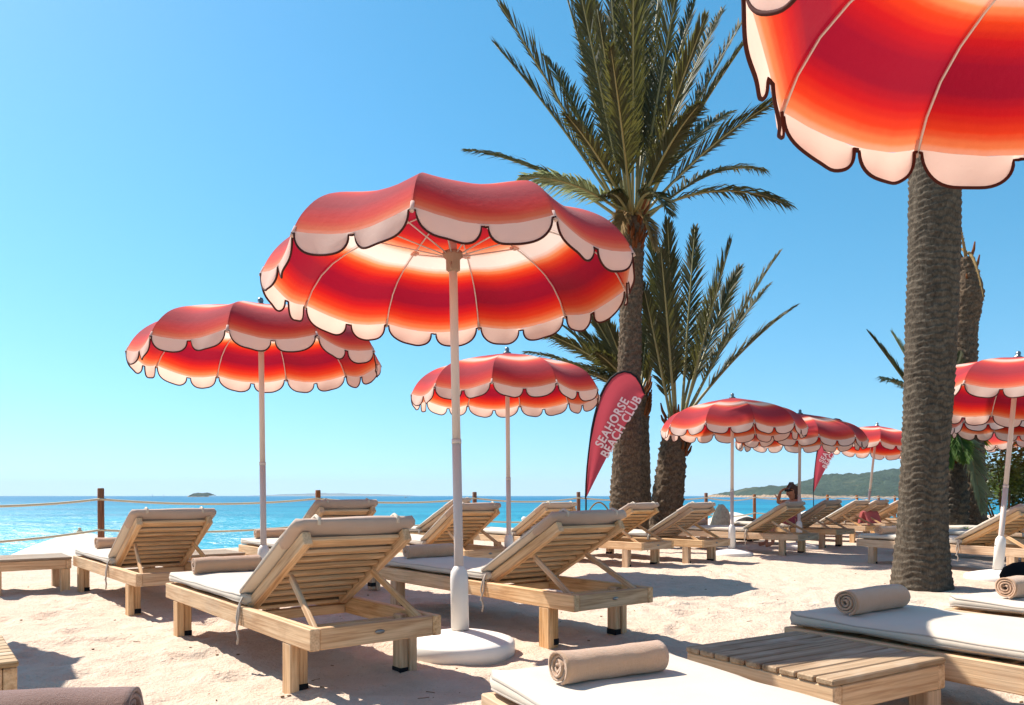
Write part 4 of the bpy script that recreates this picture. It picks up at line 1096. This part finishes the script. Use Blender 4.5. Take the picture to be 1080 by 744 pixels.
# local: +x forward, +y her left, z up
pel = jn((0, 0, .40), (.125, .15)); bel = jn((-.03, 0, .52), (.095, .125), pel); che = jn((-.02, 0, .67), (.10, .145), bel); nb = jn((0, 0, .78), (.055, .06), che); nk = jn((.015, 0, .82), .045, nb); hd0 = jn((.03, 0, .875), (.07, .065), nk); hd = jn((.035, 0, .945), (.088, .072), hd0); hd2 = jn((.025, 0, 1.0), (.055, .05), hd)
nose = jn((.128, 0, .90), .014, hd0)
def arm(sy, elb, wri, hand_dir):
    s = jn((-.01, sy * .145, .74), .05, che); e = jn(elb, .036, s); f = jn(tuple(Vector(elb).lerp(Vector(wri), .5)), .034, e); w = jn(wri, .023, f)
    hdv = Vector(hand_dir).normalized(); pm = Vector(wri) + hdv * .055; pal = jn(tuple(pm), (.034, .016), w)
    sd = hdv.cross(Vector((0, 0, 1)) if abs(hdv.z) < .9 else Vector((1, 0, 0))).normalized()
    for k in range(4):
        b0 = pm + sd * (k - 1.5) * .018 + hdv * .03; a = jn(tuple(b0), .009, pal); b = jn(tuple(b0 + hdv * (.035 + .006 * (k in (1, 2))) + Vector((0, 0, -.006))), .008, a); jn(tuple(b0 + hdv * (.06 + .012 * (k in (1, 2))) + Vector((0, 0, -.022))), .006, b)
    a = jn(tuple(pm - sd * .03 - hdv * .015), .011, pal); jn(tuple(pm - sd * .05 + hdv * .02), .009, a)
arm(-1, (.16, -.26, .72), (.17, -.12, .93), (-.3, .5, .35))         # right hand shading her eyes
arm(1, (.20, .22, .62), (.33, .14, .76), (.3, -.1, .5))             # left forearm raised
for sy in (-1, 1):
    h = jn((.06, sy * .09, .40), .085, pel); k = jn((.43, sy * .12, .47), .058, h); c = jn((.46, sy * .12, .28), .052, k); an_ = jn((.44, sy * .12, .01), .034, c); ft = jn((.50, sy * .125, -.028), (.03, .036), an_); jn((.60, sy * .13, -.04), (.018, .04), ft)
skin_body('body', J, Ed, 'skin', wo_)
hj = [((.0, 0, .99), (.075, .08)), ((-.045, 0, .955), (.07, .082)), ((-.075, 0, .87), (.055, .078)), ((-.095, .0, .76), (.045, .085)), ((-.115, 0, .64), (.035, .075)), ((-.12, 0, .56), (.02, .05)), ((.05, 0, 1.02), (.03, .055))]
skin_body('hair', hj, [(0, 1), (1, 2), (2, 3), (3, 4), (4, 5), (0, 6)], 'hair', wo_)
gj = [((.118, -.055, .94), (.022, .02)), ((.126, -.028, .94), (.012, .024)), ((.128, 0, .944), (.008, .008)), ((.126, .028, .94), (.012, .024)), ((.118, .055, .94), (.022, .02)), ((.03, -.077, .945), .006), ((.03, .077, .945), .006)]
skin_body('sunglasses', gj, [(0, 1), (1, 2), (2, 3), (3, 4), (0, 5), (4, 6)], 'black', wo_, 1, 2)
mj = [((.105, -.018, .866), .009), ((.112, 0, .865), .011), ((.105, .018, .866), .009)]
skin_body('lips', mj, [(0, 1), (1, 2)], 'sarong', wo_, 1, 1)
sj = [((.0, 0, .41), (.14, .165)), ((-.03, 0, .49), (.115, .14)), ((.06, -.09, .41), .1), ((.28, -.11, .45), .085), ((.06, .09, .41), .1), ((.28, .11, .45), .085)]
skin_body('sarong', sj, [(0, 1), (0, 2), (2, 3), (0, 4), (4, 5)], 'sarong', wo_)
tj = [((.05, -.06, .675), (.07, .075)), ((.06, .06, .675), (.07, .075)), ((-.06, -.12, .66), (.05, .03)), ((-.11, 0, .66), (.03, .03)), ((-.06, .12, .66), (.05, .03))]
skin_body('bikini_top', tj, [(0, 1), (0, 2), (2, 3), (3, 4), (4, 1)], 'sarong', wo_, 1)
tag(wo_, 'woman in a patterned sarong sitting on a lounger, one hand shading her eyes', 'person')

# ------------------------------------------------------------------ air
hz = bpy.data.materials.new('haze_air'); hz.use_nodes = True; hz.node_tree.nodes.clear()
ho = hz.node_tree.nodes.new('ShaderNodeOutputMaterial'); hv = hz.node_tree.nodes.new('ShaderNodeVolumePrincipled')
hv.inputs['Color'].default_value = (.78, .90, 1.0, 1); hv.inputs['Density'].default_value = 9e-5
hz.node_tree.links.new(hv.outputs[0], ho.inputs['Volume'])
m = MB(); z0, z1 = SEA_Z - 60, 260
x0, x1, y0, y1 = -14500, 14500, -400, 14500
m.add([(x0, y0, z0), (x1, y0, z0), (x1, y1, z0), (x0, y1, z0), (x0, y0, z1), (x1, y0, z1), (x1, y1, z1), (x0, y1, z1)], [(0, 3, 2, 1), (4, 5, 6, 7), (0, 1, 5, 4), (1, 2, 6, 5), (2, 3, 7, 6), (3, 0, 4, 7)])
tag(m.build('haze', hz), 'thin sea haze over the whole bay', 'haze', kind='stuff')
